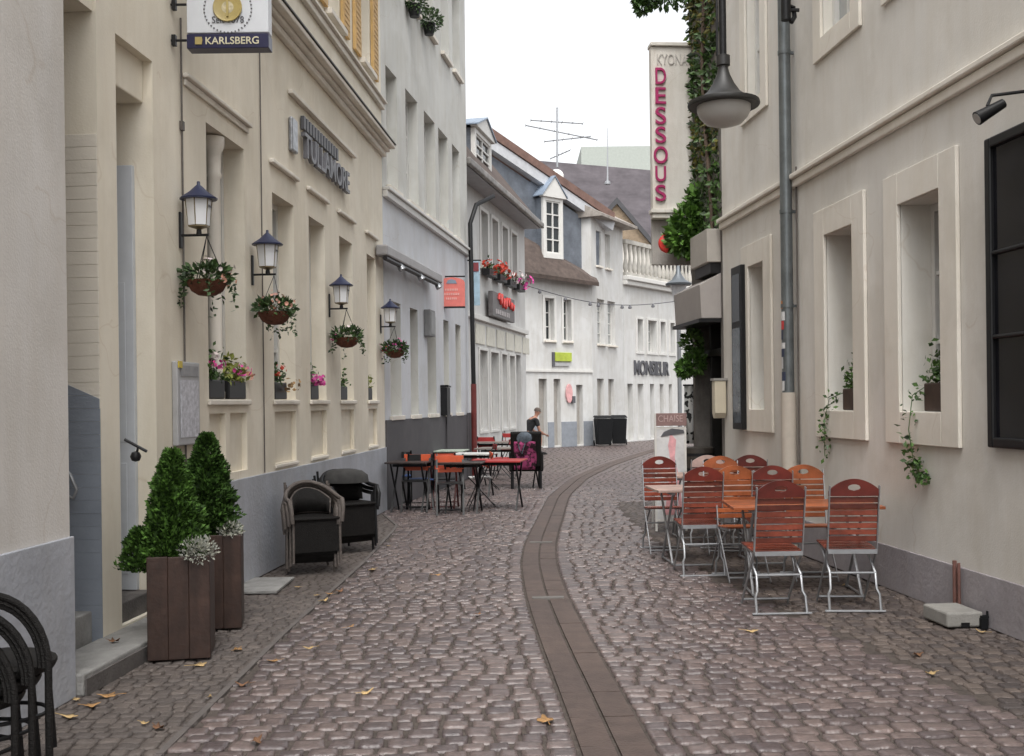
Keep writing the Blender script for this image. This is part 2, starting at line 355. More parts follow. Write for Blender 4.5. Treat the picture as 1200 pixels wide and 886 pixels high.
def right_kerb(y): return np.interp(y, [0, 5.28, 6.92, 8.23, 11, 14, 17, 17.5, 60], [3.2, 2.50, 2.24, 2.0, 1.62, 1.55, 1.6, 9, 14])
mb = MB(); mb.quad((-300, -60, -.012), (300, -60, -.012), (300, 600, -.012), (-300, 600, -.012))
tag(mb.build('ground', P('joint_sand', (.07, .056, .048), .95, var=.45, vscale=14, bump=.8, bscale=60)), kind='structure')

GX = np.array([-1, -.90, -.5, .5, .90, 1.]); HW = .165
def setts(name, cells, mat, EDGE=-.0115):
    "cells: list of (centre, across, along, half_w, half_l, height); pillow-topped stones"
    V = []; Fc = []; b = 0
    for c, a, l, hw, hl, hh, lod in cells:
        g = GX if lod else np.array([-1, 0, 1.]); n = len(g)
        tx, ty = rng.normal(0, .0022, 2); ja = rng.uniform(.88, 1.0, 4)
        for i, gx in enumerate(g):
            for j, gy in enumerate(g):
                px, py = gx, gy
                if abs(gx) == 1 and abs(gy) == 1: px *= .80; py *= .80     # worn corners
                kx = px*hw*(ja[0] if gy < 0 else ja[1]); ky = py*hl*(ja[2] if gx < 0 else ja[3])
                edge = abs(gx) == 1 or abs(gy) == 1
                z = EDGE if edge and lod else (min(EDGE, -.009) if edge else hh*(1-.22*gx**6-.22*gy**6)+tx*gx+ty*gy+rng.normal(0, .0006))
                V.append((c.x+a.x*kx+l.x*ky, c.y+a.y*kx+l.y*ky, z))
        for i in range(n-1):
            for j in range(n-1): Fc.append((b+i*n+j, b+(i+1)*n+j, b+(i+1)*n+j+1, b+i*n+j+1))
        b += n*n
    me = bpy.data.meshes.new(name); me.from_pydata(V, [], Fc); me.materials.append(mat)
    me.polygons.foreach_set('use_smooth', [True]*len(Fc)); me.update()
    o = bpy.data.objects.new(name, me); COL.objects.link(o); return tag(o, kind='structure')
cells = []; t = 2.2; row = 0
while t < 46:
    dl = rng.uniform(.105, .135) if t < 24 else rng.uniform(.16, .19)
    C, N = cl(t+dl/2); T = Vector((-N.y, N.x, 0))
    for sgn in (1, -1):
        w = HW+.012+ (.0 if row % 2 else .03)*0
        while True:
            wd = rng.uniform(.10, .175) if t < 24 else rng.uniform(.15, .22)
            c = C+N*(sgn*(w+wd/2))+T*(.012*math.sin(w*3.1+row*.9)+rng.normal(0, .004))
            if sgn > 0 and (c.x > right_kerb(c.y) or c.x > 11): break
            if sgn < 0 and c.x < left_kerb(c.y): break
            if w > 9: break
            tw = rng.normal(0, .03); a = (N+T*tw); l = (T-N*tw)
            cells.append((c, a, l, wd/2-.006, dl/2-.006, rng.uniform(.000, .0045), t < 20))
            w += wd
    t += dl; row += 1
COBB = P('cobble_granite', (.102, .083, .085), .37, var=.30, vscale=18, bump=.55, bscale=45, spec=.55, island=.30, col2=(.112, .090, .090))
setts('cobblestones', cells, COBB)
NSTONE = len(cells)
PAVE = P('small_dark_setts', (.085, .072, .068), .6, var=.25, vscale=10, bump=.5, bscale=90, spec=.4, island=.35)
PUB = Frame(gp(275, 690), gp(452, 598)-gp(275, 690)); R1 = Frame(gp(1187, 746), (-.088, 1), left=False)
NEAR = Frame(gp(84, 818), PUB.d)
def paving(name, x0f, x1f, y0, y1, sz, mat):
    cs = []; y = y0
    while y < y1:
        dy = sz*rng.uniform(.92, 1.1); x = x0f(y)+rng.uniform(0, sz)
        while x < x1f(y):
            dx = sz*rng.uniform(.8, 1.35); c = Vector((x+dx/2, y+dy/2+rng.normal(0, .004), 0)); tw = rng.normal(0, .04)
            cs.append((c, Vector((1, tw, 0)), Vector((-tw, 1, 0)), dx/2-.004, dy/2-.004, rng.uniform(-.002, .002), y < 9)); x += dx
        y += dy
    return setts(name, cs, mat, -.0108)
paving('pavement', lambda y: -2.75, lambda y: left_kerb(y)-.05, 2.5, 16.6, .085, P('worn_pavement', (.098, .085, .08), .62, var=.3, vscale=5, bump=.5, bscale=90, spec=.4, island=.12))
paving('pavement', lambda y: right_kerb(y)+.02, lambda y: 3.75, 2.5, 17.0, .095, PAVE)
# a thin line of edging stones beside the left pavement
mb = MB(); y = 2.5
while y < 15:
    L_ = rng.uniform(.35, .6); a, b_ = left_kerb(y), left_kerb(y+L_)
    mb.bar((a-.022, y+.006, -.003), (b_-.022, y+L_-.006, -.003), .035, .02); y += L_
tag(mb.build('kerb', P('edging_stone', (.12, .105, .098), .7, var=.2, bump=.4)), kind='structure')
# the drainage gutter: two bands of slabs with a slit between them
mb = MB(); t = 2.2; gb = []
while t < 45:
    L_ = .46; A, NA = cl(t+.004); B, NB = cl(t+L_-.004)
    for a, b_ in ((-HW, -.010), (.010, HW)):
        z = rng.uniform(.000, .003)
        mb.solid([A+NA*a+Vector((0,0,z)), A+NA*b_+Vector((0,0,z-.005)) if a < 0 else A+NA*b_+Vector((0,0,z)), B+NB*b_+Vector((0,0,z)), B+NB*a+Vector((0,0,z))], (0, 0, -.03))
    t += L_
gutter = tag(mb.build('gutter', P('gutter_slabs', (.085, .062, .054), .6, var=.28, vscale=8, bump=.5, bscale=60, island=.12)), kind='structure')
mb = MB(); C = gp(635, 636); tt = float(np.interp(C.y, yy, seg))
for q in (tt, float(np.interp(gp(642, 701).y, yy, seg))):
    A, NA = cl(q); T = Vector((-NA.y, NA.x, 0))
    mb.bar(A-NA*.13, A+NA*.13, .07, .022)
mb.build('gutter_grating', P('pale_grating', (.17, .16, .15), .6, metal=.2, var=.2), gutter)

def roof(F, parent, s0, s1, h, D=6.0, rise=2.6, mat=None, over=.3):
    mb = MB(F); e = .2
    pts = [(over, h), (over, h+.1), (-D/2, h+rise), (-D-over, h+.1), (-D-over, h)]
    vs = [(s0-.05, y, z) for y, z in pts]+[(s1+.05, y, z) for y, z in pts]; n = 5
    mb.add(vs, [tuple(range(n)), tuple(range(2*n-1, n-1, -1))]+[(i+n, (i+1) % n+n, (i+1) % n, i) for i in range(n)])
    return mb.build('roof', mat or M_MAUVE, parent)

# ------------------------------------------------------------------ near left house
t_near = thing('corner_house', 'grey beige rendered house with blue grey plinth at the left edge of the photo', 'house', NEAR.w(-4, -3, 0))
mb = MB(NEAR); mb.wall(-10, 0, 0, 9, [], D=6); mb.build('wall', M_NEAR, t_near)
hp = NEAR.h(60, 634); mb = MB(NEAR); mb.box(-10, .015, .002, .02, 0, hp); mb.box(-.9, .016, -.9, .002, 0, .02); mb.build('plinth', M_PLINTH, t_near, bevel=.006)
roof(NEAR, t_near, -10, 0, 9.0)

# ------------------------------------------------------------------ pub house (left)
t_pub = thing('pub_house', 'cream rendered pub with deep narrow windows, blue grey plinth and heavy cornice', 'pub', PUB.w(3, -3, 0))
S0 = PUB.s(117, 400); SE = PUB.s(450, 400); WT, WB = 3.72, 1.66
holes = []; bays = []
d0, d1 = PUB.s(138, 300), PUB.s(181, 300)
holes.append((d0, d1, .14, PUB.h(160, 58), .75))
for (u0, u1) in ((320, 345), (362.5, 381), (398, 413), (430, 440)):
    a, b_ = PUB.s(u0, 330), PUB.s(u1, 330); bays.append((a, b_, WB, WT)); holes += [(a, b_, WB, WT, .24), (a, b_, 1.02, 1.54, .05)]
b0, bm0, bm1, b1 = PUB.s(244, 380), PUB.s(263, 380), PUB.s(268, 380), PUB.s(288, 380)
holes += [(b0, b1, WB, PUB.h(262, 158), .26), (b0, bm0, 1.02, 1.54, .05), (bm1, b1, 1.02, 1.54, .05)]
sh = []
for u in (338, 390, 427):                                              # shuttered windows of the upper storey
    s = PUB.s(u, 60); sh.append((s-.36, s+.36, 6.35, 8.1)); holes.append((*sh[-1], .2))
mb = MB(PUB); mb.wall(S0, SE, 0, 9, holes, D=6); mb.build('wall', M_PUB, t_pub)
mb = MB(PUB); hp = PUB.h(350, 546)
for a, b_ in ((d1+.01, SE-.002),): mb.box(a, b_, .002, .022, 0, hp)
mb.build('plinth', M_PLINTH, t_pub, bevel=.006)
for a, b_, c, d in bays:
    w = window(PUB, t_pub, a, b_, c, d, .24, 2, 4)
    MB(PUB).box(a-.06, b_+.06, .002, .035, c-.05, c-.003).build('sill', M_TRIM, w, bevel=.01)
    MB(PUB).box(a-.1, b_+.1, .002, .05, d+.27, d+.315).build('hood_mould', M_TRIM, w, bevel=.012)
    MB(PUB).box(a-.03, b_+.03, .002, .02, .975, 1.012).build('panel_sill', M_TRIM, w, bevel=.01)
ha = PUB.h(262, 158)
w = window(PUB, t_pub, b0, b1, WB, ha, .26, 2, 4)
MB(PUB).box(b0-.05, b1+.05, .002, .035, WB-.05, WB-.003).build('sill', M_TRIM, w, bevel=.01)
mb = MB(PUB); sc = (bm0+bm1)/2; hc = ha
mb.lathe([(.075, 0), (.075, .06), (.06, .09), (.058, hc-WB-.38), (.07, hc-WB-.35), (.06, hc-WB-.32), (.066, hc-WB-.16), (.095, hc-WB-.10), (.095, hc-WB-.02)], (sc, -.10, WB+.004), 18)
mb.build('column', M_TRIM, t_pub)
mb = MB(PUB); s_a, s_b = PUB.s(213, 85), PUB.s(290, 165); hh = PUB.h(213, 85)
mb.box(s_a, s_b, .002, .055, hh-.035, hh); mb.box(s_a+.02, s_b-.02, .002, .025, hh-.09, hh-.038); mb.build('hood_mould', M_TRIM, t_pub, bevel=.008)
# cornice and upper band
hc = PUB.h(444, 179, .02)+.03; hb = PUB.h(444, 113, .1); s_c = PUB.s(205, 150)
mb = MB(PUB); mb.box(s_c, SE+.02, .002, .07, hc-.02, hc+.05); mb.box(s_c, SE+.04, .002, .12, hc+.053, hc+.10); mb.box(s_c, SE+.06, .002, .20, hc+.103, hc+.16)
mb.build('cornice', M_TRIM, t_pub, bevel=.012)
MB(PUB).box(s_c, SE+.07, .003, .215, hc+.163, hc+.18).build('cornice_flashing', P('dark_flashing', (.06, .055, .05), .5, metal=.4), t_pub)
mb = MB(PUB); mb.box(s_c, SE, .002, .06, hb-.02, hb+.06); mb.box(s_c, SE, .002, .1, hb+.063, hb+.1); mb.build('band_course', M_TRIM, t_pub, bevel=.01)
for a, b_, c, d in sh:
    w = window(PUB, t_pub, a, b_, c, d, .2, 2, 3, sill=.1)
    for q in (a-.40, b_+.04):
        m2 = MB(PUB); m2.box(q, q+.36, .006, .05, c, d)
        for i in range(22): m2.box(q+.05, q+.31, .05, .058, c+.08+i*.073, c+.08+i*.073+.05)
        m2.build('shutter', M_OCHRE, w, bevel=.003)
# doorway: transom and pale door
hd = PUB.h(160, 108)
mb = MB(PUB); mb.box(d0, d1, -.745, -.07, hd, hd+.55); mb.build('transom_beam', M_PUB, t_pub, bevel=.01)
mb = MB(PUB); mb.box(d0+.02, d1-.02, -.744, -.69, .16, 2.6); mb.box(d0+.06, d1-.06, -.69, -.675, .3, 1.15); mb.box(d0+.06, d1-.06, -.69, -.675, 1.3, 2.45)
dr = mb.build('door', M_PALEBLUE, t_pub, bevel=.008)
MB(PUB).box(d0+.02, d1-.02, -.744, -.70, 2.63, hd-.02).build('fanlight', M_GLASS, dr)
mb = MB(PUB); mb.box(d1-.05, d1-.004, -.68, -.14, .285, PUB.h(150, 212, -.4)); mb.box(d1-.056, d1-.05, -.62, -.2, .4, 1.2); mb.box(d1-.056, d1-.05, -.62, -.2, 1.35, 2.5); mb.build('door_leaf', M_PALEBLUE, t_pub, bevel=.006)
# weatherboarded end wall of the recess, grey raked dado
E = Frame(PUB.w(S0, 0, 0), -PUB.n, left=False)
xa, ha_ = E.pix(72, 447); xb, hb_ = E.pix(126, 471)
mb = MB(E); hh = 0.0; k = 0; m2 = MB(E)
rake = lambda x: hb_+(ha_-hb_)*(x-xb)/(xa-xb)
top = E.h(90, 172)
while hh < top:
    mb.box(.0, 1.6, .002, .012, hh, hh+.0828); hh += .084
mb.build('siding', P('cream_boards', (.68, .63, .545), .75, var=.06, vscale=2, bump=.2), t_pub, bevel=.003)
hh = 0.0
while hh < rake(1.6):
    t1 = hh+.0828
    pts = [(-.004, hh), (1.6, hh), (1.6, t1), (-.004, t1)]
    if rake(0) < t1:                                                    # clip by the rake
        x_t = (t1-rake(0))/((rake(1.6)-rake(0))/1.6); x_b = (hh-rake(0))/((rake(1.6)-rake(0))/1.6)
        pts = [(max(x_b, 0), hh), (1.6, hh), (1.6, min(t1, rake(1.6)))]+([(max(x_t, 0), t1)] if x_t < 1.6 else [])
        if x_b < 0: pts.append((0, rake(0)))
    m2.prism(pts, .013, .022); hh += .084
m2.build('dado', P('slate_blue_boards', (.22, .245, .285), .7, var=.12, vscale=4, bump=.2), t_pub)
# closing the recess: back wall and soffit
LR = S0-(NEAR.p-PUB.p).dot(PUB.d)
hs_ = PUB.h(117, 17)
mb = MB(PUB); mb.box(S0-LR+.01, S0-.004, -1.9, -1.6, 0, 9); mb.box(S0-LR+.01, S0-.004, -1.598, -.02, hs_, 9); mb.build('recess_wall', M_PUB, t_pub)
roof(PUB, t_pub, S0-LR+.06, SE, 9.02)
# steps of the recess and door
ost = (gp(131, 798)-PUB.p).dot(PUB.n)
t_st = thing('stone_steps', 'grey stone steps at the recessed house entrance behind the planters', 'steps', PUB.w(S0-.3, 0, 0))
mb = MB(PUB); mb.box(S0-LR+.02, d1+.1, -.02, ost, .0, .125); mb.build('bottom_step', [M_STONE], t_st, bevel=.012); MB(PUB).box(S0-LR+.03, d1+.09, ost+.002, ost+.012, .0, .095).build('riser', M_DSTONE, t_st)
mb = MB(PUB)
for i in range(5): mb.box(S0-LR+.02, S0-.025, -.32-.26*i, -.06-.26*i-(.0 if i else 0), 0, .30+.17*i)
mb.build('flight', M_STONE, t_st, bevel=.01)
mb = MB(PUB); mb.box(d0+.005, d1-.005, -.6, -.04, .126, .28); mb.build('threshold', M_DSTONE, t_st, bevel=.01)
tag(MB(E).tube([E.M.inverted() @ p for p in (dp(74, 548, PUB.w(S0, 0, 0).y-.08), dp(82, 556, PUB.w(S0, 0, 0).y-.08), dp(90, 574, PUB.w(S0, 0, 0).y-.08), dp(86, 584, PUB.w(S0, 0, 0).y-.08), dp(76, 580, PUB.w(S0, 0, 0).y-.08))], .012, 8).build('handrail', M_STEEL, origin=E.w(0, .1, 1)),
    'short curved metal handrail end on the slate blue boarding of the stair recess', 'handrail')

# ------------------------------------------------------------------ second left house
L2 = Frame(PUB.w(SE+.01, 0, 0), (.147, 1)); L2E = L2.s(549, 380)
t_l2 = thing('white_house', 'tall cool white house with charcoal plinth between the cream pub and the shop row', 'house', L2.w(3, -3, 0))
hw0 = L2.h(500, 262)+.02; hband = L2.h(500, 264)
holes = []; ups = []; gnd = []
hT = L2.h(483, 113)
for u0, u1 in ((453, 466), (476, 490), (497.5, 510), (514, 525), (530, 538.5)):
    a, b_ = L2.s(u0, 200), L2.s(u1, 200); ups.append((a, b_, hband+.18, hT)); 
hS = L2.h(520, 68)
for u in (460, 483, 503, 521, 534):
    s = L2.s(u, 20); ups.append((s-.38, s+.38, hS+.05, hS+1.9))
hG = L2.h(485, 362)
for u0, u1 in ((457, 470), (481, 490), (520, 526), (534, 540)):
    a, b_ = L2.s(u0, 420), L2.s(u1, 420); gnd.append((a, b_, 1.42, hG))
gnd.append((L2.s(501, 420), L2.s(511, 420), 1.42, hG))
holes = [(*q, .24) for q in ups+gnd]
mb = MB(L2); mb.wall(0, L2E, 0, 11.5, holes, D=7, low=hband); mb.build('wall', [M_L2, M_L2LOW], t_l2)
mb = MB(L2)
mb.box(.002, L2E-.002, .002, .03, 0, 1.36); mb.box(L2E*.62, L2E*.68, .031, .06, .02, 1.38); mb.box(L2E*.93, L2E-.01, .031, .06, .02, 1.40)
mb.build('plinth', M_DKPLINTH, t_l2, bevel=.006)
for q in ups: window(L2, t_l2, *q, .24, 2, 3, sill=.08, gm=M_GLASSL)
for q in gnd: window(L2, t_l2, *q, .24, 1, 3, sill=.05)
mb = MB(L2); mb.box(.002, L2E, .002, .08, hband-.05, hband+.05); mb.box(.002, L2E, .002, .12, hband+.053, hband+.10); mb.build('band_course', M_WTRIM, t_l2, bevel=.008)
roof(L2, t_l2, 0, L2E, 11.5, D=7)
# rolled awning
t_aw = thing('rolled_awning', 'rolled up awning in a grey cassette above the white house windows', 'awning', L2.w(2, .1, 3.8))
s_a, s_b = L2.s(451, 293, .2), L2.s(516, 325, .2); ha2 = L2.h(483, 309, .2)
MB(L2).box(s_a, s_b, .06, .24, ha2-.09, ha2+.07).build('cassette', P('grey_cassette', (.30, .29, .29), .45), t_aw, bevel=.025)
MB(L2).tube([(s_a, .2, ha2-.13), (s_b, .2, ha2-.13)], .035, 10).build('front_bar', M_BLACK, t_aw)
for i in range(3):
    s = s_a+(s_b-s_a)*(.15+.35*i); MB(L2).box(s-.03, s+.03, .002, .058, ha2-.05, ha2+.05).build('bracket', M_WTRIM, t_aw); MB(L2).tube([(s+.3, .16, ha2-.08), (s+.3, .24, ha2-.2)], [.035, .06], 10).build('spotlight', M_STEEL, t_aw)
# ------------------------------------------------------------------ shop row house (left, further)
L3 = Frame((-1.44, 23.1), (.213, 1)); L3E = L3.s(616, 400)
t_l3 = thing('shop_house', 'white shop house with four tall upper windows and a slate dormer', 'shop', L3.w(3, -3, 0))
he = L3.h(600, 248, .1)+.45
u3 = [(L3.s(a, 290), L3.s(b_, 290), L3.h(585, 322), L3.h(585, 262)) for a, b_ in ((563, 571), (576, 583), (588, 594.5), (599, 605))]
g3 = [(L3.s(a, 460), L3.s(b_, 460), L3.h(572, 504), L3.h(572, 412)) for a, b_ in ((562, 571), (575, 584), (588, 594), (597, 603))]
d3 = (L3.s(605.5, 460), L3.s(611, 460), .05, L3.h(607, 416))
mb = MB(L3); mb.wall(-.8, L3E, 0, he, [(*q, .2) for q in u3+g3+[d3]], D=7); mb.build('wall', M_WHITE, t_l3)
for q in u3: window(L3, t_l3, *q, .2, 2, 4, sill=.07, surround=(.09, M_WTRIM, .03))
for i, q in enumerate(g3): window(L3, t_l3, *q, .2, 1, 2, surround=(.07, M_WTRIM, .03), gm=P('dark_shop_glass', (.012, .013, .014), .12, var=.5, vscale=3, spec=.12) if i in (0, 2) else M_GLASS)
MB(L3).box(d3[0]+.02, d3[1]-.02, -.195, -.14, .05, d3[3]-.02).build('door', M_BLACK, t_l3, bevel=.01)
hs3 = L3.h(585, 381)
MB(L3).box(-.7, L3E, .002, .10, hs3-.05, hs3+.08).build('shop_cornice', M_WTRIM, t_l3, bevel=.01)
mb = MB(L3); x = L3.s(557, 395)
while x < L3E-.3: mb.box(x, x+.9, .002, .03, hs3-.62, hs3-.14); x += 1.15
mb.build('fascia_panel', P('cream_fascia', (.62, .60, .52), .6), t_l3, bevel=.006)
hg = 1.6+5.32; g0 = L3.s(549, 190, .55)
MB(L3).box(g0, L3E+.02, .005, .48, hg-.14, hg-.065).build('soffit', P('grey_soffit', (.34, .34, .35), .7), t_l3)
mb = MB(L3); mb.add([(g0, .52, hg), (L3E+.02, .52, hg), (L3E+.02, -2.2, hg+3.4), (g0, -2.2, hg+3.4), (g0, .52, hg-.06), (L3E+.02, .52, hg-.06), (L3E+.02, -2.2, hg-.06), (g0, -2.2, hg-.06)],
    [(0,1,2,3), (4,7,6,5), (0,4,5,1), (1,5,6,2), (2,6,7,3), (3,7,4,0)]); mb.build('roof', M_TILE, t_l3)
mb = MB(L3); mb.box(g0, L3E+.05, .50, .60, hg-.14, hg+.02); mb.build('gutter', P('weathered_gutter', (.26, .245, .23), .6, metal=.2, var=.4, vscale=4), t_l3, bevel=.03)
def dormer(F, parent, s0, s1, o, h0, h1, rise, depth, wm, cm, rm):
    mb = MB(F); k = .13
    mb.box(s0, s0+k, o-.12, o, h0, h1); mb.box(s1-k, s1, o-.12, o, h0, h1); mb.box(s0+k, s1-k, o-.12, o, h0, h0+.2); mb.box(s0+k, s1-k, o-.12, o, h1-.12, h1)
    mb.prism([(s0-.1, h1), (s1+.1, h1), (s1+.1, h1+.06), ((s0+s1)/2, h1+rise), (s0-.1, h1+.06)], o-.10, o+.08)
    d = mb.build('dormer', wm, parent, bevel=.01)
    m2 = MB(F); a, b_, c, e = s0+k, s1-k, h0+.2, h1-.12
    for x in (a, (a+b_)/2-.025, b_-.05): m2.box(x, x+.05, o-.1, o-.03, c, e)
    for i in range(5): z = c+(e-c-.04)*i/4; m2.box(a, b_, o-.095, o-.035, z, z+.04)
    m2.build('dormer_frame', M_WTRIM, d)
    MB(F).box(a, b_, o-.085, o-.075, c, e).build('dormer_pane', M_GLASS, d)
    MB(F).box(s0+.02, s1-.02, o-depth, o-.122, h0, h1).build('dormer_cheek', cm, d)
    sm = (s0+s1)/2; m3 = MB(F)
    m3.add([(s0-.14, o+.12, h1+.065), (sm, o+.12, h1+rise+.04), (s1+.14, o+.12, h1+.065), (s0-.14, o-depth, h1+.065), (sm, o-depth, h1+rise+.04), (s1+.14, o-depth, h1+.065),
            (s0-.14, o+.12, h1+.03), (sm, o+.12, h1+rise), (s1+.14, o+.12, h1+.03), (s0-.14, o-depth, h1+.03), (sm, o-depth, h1+rise), (s1+.14, o-depth, h1+.03)],
           [(0,1,4,3), (1,2,5,4), (6,9,10,7), (7,10,11,8), (0,6,7,1), (1,7,8,2), (0,3,9,6), (2,8,11,5), (3,4,10,9), (4,5,11,10)])
    m3.build('dormer_roof', rm, d)
a, b_ = L3.s(557, 170, -.15), L3.s(576, 170, -.15)
dormer(L3, t_l3, a, b_, -.15, hg+.3, L3.h(566, 158, -.15), .42, 2.4, M_WTRIM, M_SLATE, M_BLUEMET)

# ------------------------------------------------------------------ gabled white house at the bend
p4 = gp(617, 526); L4 = Frame(p4, gp(695, 522)-p4); L4E = L4.s(694, 430)
t_l4 = thing('gabled_house', 'white house at the bend with slate gable, dormer and grey plinth', 'house', L4.w(2, -3, 0))
hv = L4.h(650, 320)
w4 = [(L4.s(a, 370), L4.s(b_, 370), L4.h(650, 399), L4.h(650, 350)) for a, b_ in ((638, 649), (660, 669))]
d4 = [(L4.s(a, 470), L4.s(b_, 470), .06, L4.h(650, 444)) for a, b_ in ((631.5, 641), (649, 657))]+[(L4.s(675.5, 470), L4.s(683, 470), .06, L4.h(679, 451))]
mb = MB(L4); mb.wall(-3.0, L4E, 0, hv, [(*q, .25) for q in w4+d4], D=6); mb.build('wall', M_WHITE, t_l4)
hp4 = L4.h(670, 494); mb = MB(L4); ed = [-3]+[x for q in d4 for x in (q[0], q[1])]+[L4E]
for i in range(0, len(ed), 2): mb.box(ed[i]+.02, ed[i+1]-.02, .002, .03, 0, hp4)
mb.build('plinth', P('slate_grey_plinth', (.25, .27, .30), .8, var=.12), t_l4)
for q in w4: window(L4, t_l4, *q, .25, 2, 3, sill=.1, surround=(.1, M_WTRIM, .04))
for q in d4: MB(L4).box(q[0]+.01, q[1]-.01, -.24, -.18, q[2], q[3]-.01).build('door', P('taupe_door', (.34, .32, .29), .5), t_l4)
hx = L4.h(650, 436); MB(L4).box(-2.9, L4E, .002, .05, hx, hx+.08).build('band_course', M_WTRIM, t_l4)
O4 = -.35
def q4(u, v, o): s, h = L4.pix(u, v, o); return (s, o, h)
mb = MB(L4); mb.solid([q4(612, 318, .4), q4(702, 331, .4), q4(698, 324, O4), q4(612, 276, O4)], (0, 0, -.14)); mb.build('eaves_roof', M_TILE, t_l4)
mb = MB(L4); mb.solid([q4(560, 330, O4), q4(702, 330, O4), q4(702, 268, O4), q4(560, 172, O4)], (0, -.25, 0)); mb.build('slate_gable', M_SLATE, t_l4)
a, b_ = Vector(q4(556, 158, O4+.1)), Vector(q4(716, 266, O4+.1))
mb = MB(L4); mb.bar(a, b_, .3, .34, (0, 0, 1)); mb.build('barge_board', P('grey_white_board', (.52, .53, .55), .6), t_l4)
mb = MB(L4); up = Vector((0, 0, .42)); mb.solid([a+up*.5+Vector((0, .2, 0)), b_+up*.5+Vector((0, .2, 0)), b_+up*.5+Vector((0, -6, 0)), a+up*.5+Vector((0, -6, 0))], (0, 0, .3)); mb.build('roof', M_TILER, t_l4)
a, b_ = L4.s(637, 260, .05), L4.s(660, 260, .05)
dormer(L4, t_l4, a, b_, .05, L4.h(648, 303, .05), L4.h(648, 232, .05), .75, 2.2, M_WTRIM, M_SLATE, M_BLUEMET)

# ------------------------------------------------------------------ two white houses closing the view
p5 = L4.w(L4E+.01, 0, 0); L5 = Frame(p5, (1.35, 2.6)); L5E = L5.s(731, 400)
t_l5 = thing('narrow_house', 'narrow white house with tall paired windows behind the black bins', 'house', L5.w(1.5, -3, 0))
h5 = L5.h(712, 262)
w5 = [(L5.s(a, 378), L5.s(b_, 378), L5.h(710, 404), L5.h(710, 352)) for a, b_ in ((700, 708.5), (712, 721))]+[(L5.s(a, 290), L5.s(b_, 290), L5.h(710, 314), L5.h(710, 274)) for a, b_ in ((698.5, 704), (709, 715))]
d5 = [(L5.s(a, 470), L5.s(b_, 470), .06, L5.h(710, 444)) for a, b_ in ((700, 708), (713, 720))]
mb = MB(L5); mb.wall(0, L5E, 0, h5, [(*q, .22) for q in w5+d5], D=1.1); mb.build('wall', M_WHITE, t_l5)
for q in w5: window(L5, t_l5, *q, .22, 2, 4, gm=M_GLASSL, sill=.1)
for q in d5: MB(L5).box(q[0]+.01, q[1]-.01, -.21, -.15, q[2], q[3]-.01).build('door', MATS['taupe_door'], t_l5)
roof(L5, t_l5, -.1, L5E+.3, h5, D=1.3, rise=.7, mat=P('grey_eaves', (.30, .27, .24), .8, var=.3), over=.5)
p6 = L5.w(L5E+.01, 0, 0); L6 = Frame(p6, (2.75, 3.9)); L6E = L6.s(812, 430)
t_l6 = thing('boutique_house', 'white boutique house with roof balustrade and MONSIEUR lettering at the end of the street', 'boutique', L6.w(2, -3, 0))
h6 = L6.h(760, 330)
w6 = [(L6.s(a, 395), L6.s(b_, 395), L6.h(765, 413), L6.h(765, 376)) for a, b_ in ((746.5, 753), (759, 769), (773.5, 779.5), (785, 790))]
d6 = [(L6.s(a, 480), L6.s(b_, 480), .06, L6.h(760, 450)) for a, b_ in ((735.5, 742), (747.5, 754.5), (762, 767), (773.5, 778), (784, 788))]
mb = MB(L6); mb.wall(0, L6E, 0, h6, [(*q, .3) for q in w6+d6], D=6); mb.build('wall', M_WHITE, t_l6)
for q in w6: window(L6, t_l6, *q, .3, 1, 3, gm=M_GLASSL, surround=(.1, M_WTRIM, .04))
for q in d6: window(L6, t_l6, *q, .3, 1, 3, gm=M_GLASSL, name='shop_window')
s_a = L6.s(742.5, 430); s_b = L6.s(783, 430); hl = L6.h(762, 440)
text(t_l6, 'lettering', 'MONSIEUR', L6.w((s_a+s_b)/2, .01, hl), L6.d, (0, 0, 1), L6.h(762, 423)-hl, M_DGREY, width=s_b-s_a, depth=.05, bold=.02)
mb = MB(L6); mb.box(-.05, L6E, .002, .3, h6-.12, h6+.05); mb.box(-.05, L6E, .002, .2, h6-.3, h6-.123); mb.build('cornice', M_WTRIM, t_l6, bevel=.02)
hb6 = L6.h(760, 292)
mb = MB(L6); mb.box(.02, L6E, -.12, .12, hb6, hb6+.16); mb.box(.02, L6E, -.12, .12, h6+.053, h6+.2)
x = .2
while x < L6E:
    mb.lathe([(.05, 0), (.11, .22), (.05, .55), (.05, .7), (.10, hb6-h6-.22), (.10, hb6-h6-.2)], (x, 0, h6+.2), 8); x += .36
mb.build('balustrade', P('weathered_balustrade', (.44, .42, .38), .8, var=.3, vscale=2), t_l6)
mb = MB(L6); mb.box(.1, L6E, -3.5, -2.0, h6, h6+1.9); mb.build('attic_wall', M_SIGNB, t_l6)
# ------------------------------------------------------------------ roofs beyond
t_b = thing('far_roof_house', 'big house beyond with a broad mauve tiled roof', 'house', (8, 62, 0))
A = [dp(600, 300, 58), dp(840, 306, 58), dp(840, 206, 64), dp(604, 186, 64)]
mb = MB(); mb.solid(A, (0, 1.0, -.6)); mb.build('roof', M_MAUVE, t_b)
mb = MB(); mb.box(A[0].x, A[1].x, 59.5, 66, 0, A[0].z-.3); mb.build('wall', M_BLOCK, t_b)
A = [dp(681, 172, 90), dp(850, 166, 90)]
mb = MB(); mb.box(A[0].x, A[1].x, 90, 104, 0, A[0].z); o = mb.build('apartment_block', M_BLOCK, origin=(A[0].x+5, 97, 0))
tag(o, 'plain pale green flat roofed block rising behind the mauve roof', 'building')
t_g = thing('gable_house', 'small timber clad gable with dark verge below the mauve roof', 'house', (6, 51, 0))
A = [dp(706, 310, 50), dp(774, 310, 50), dp(766, 282, 50), dp(722, 234, 50), dp(706, 252, 50)]
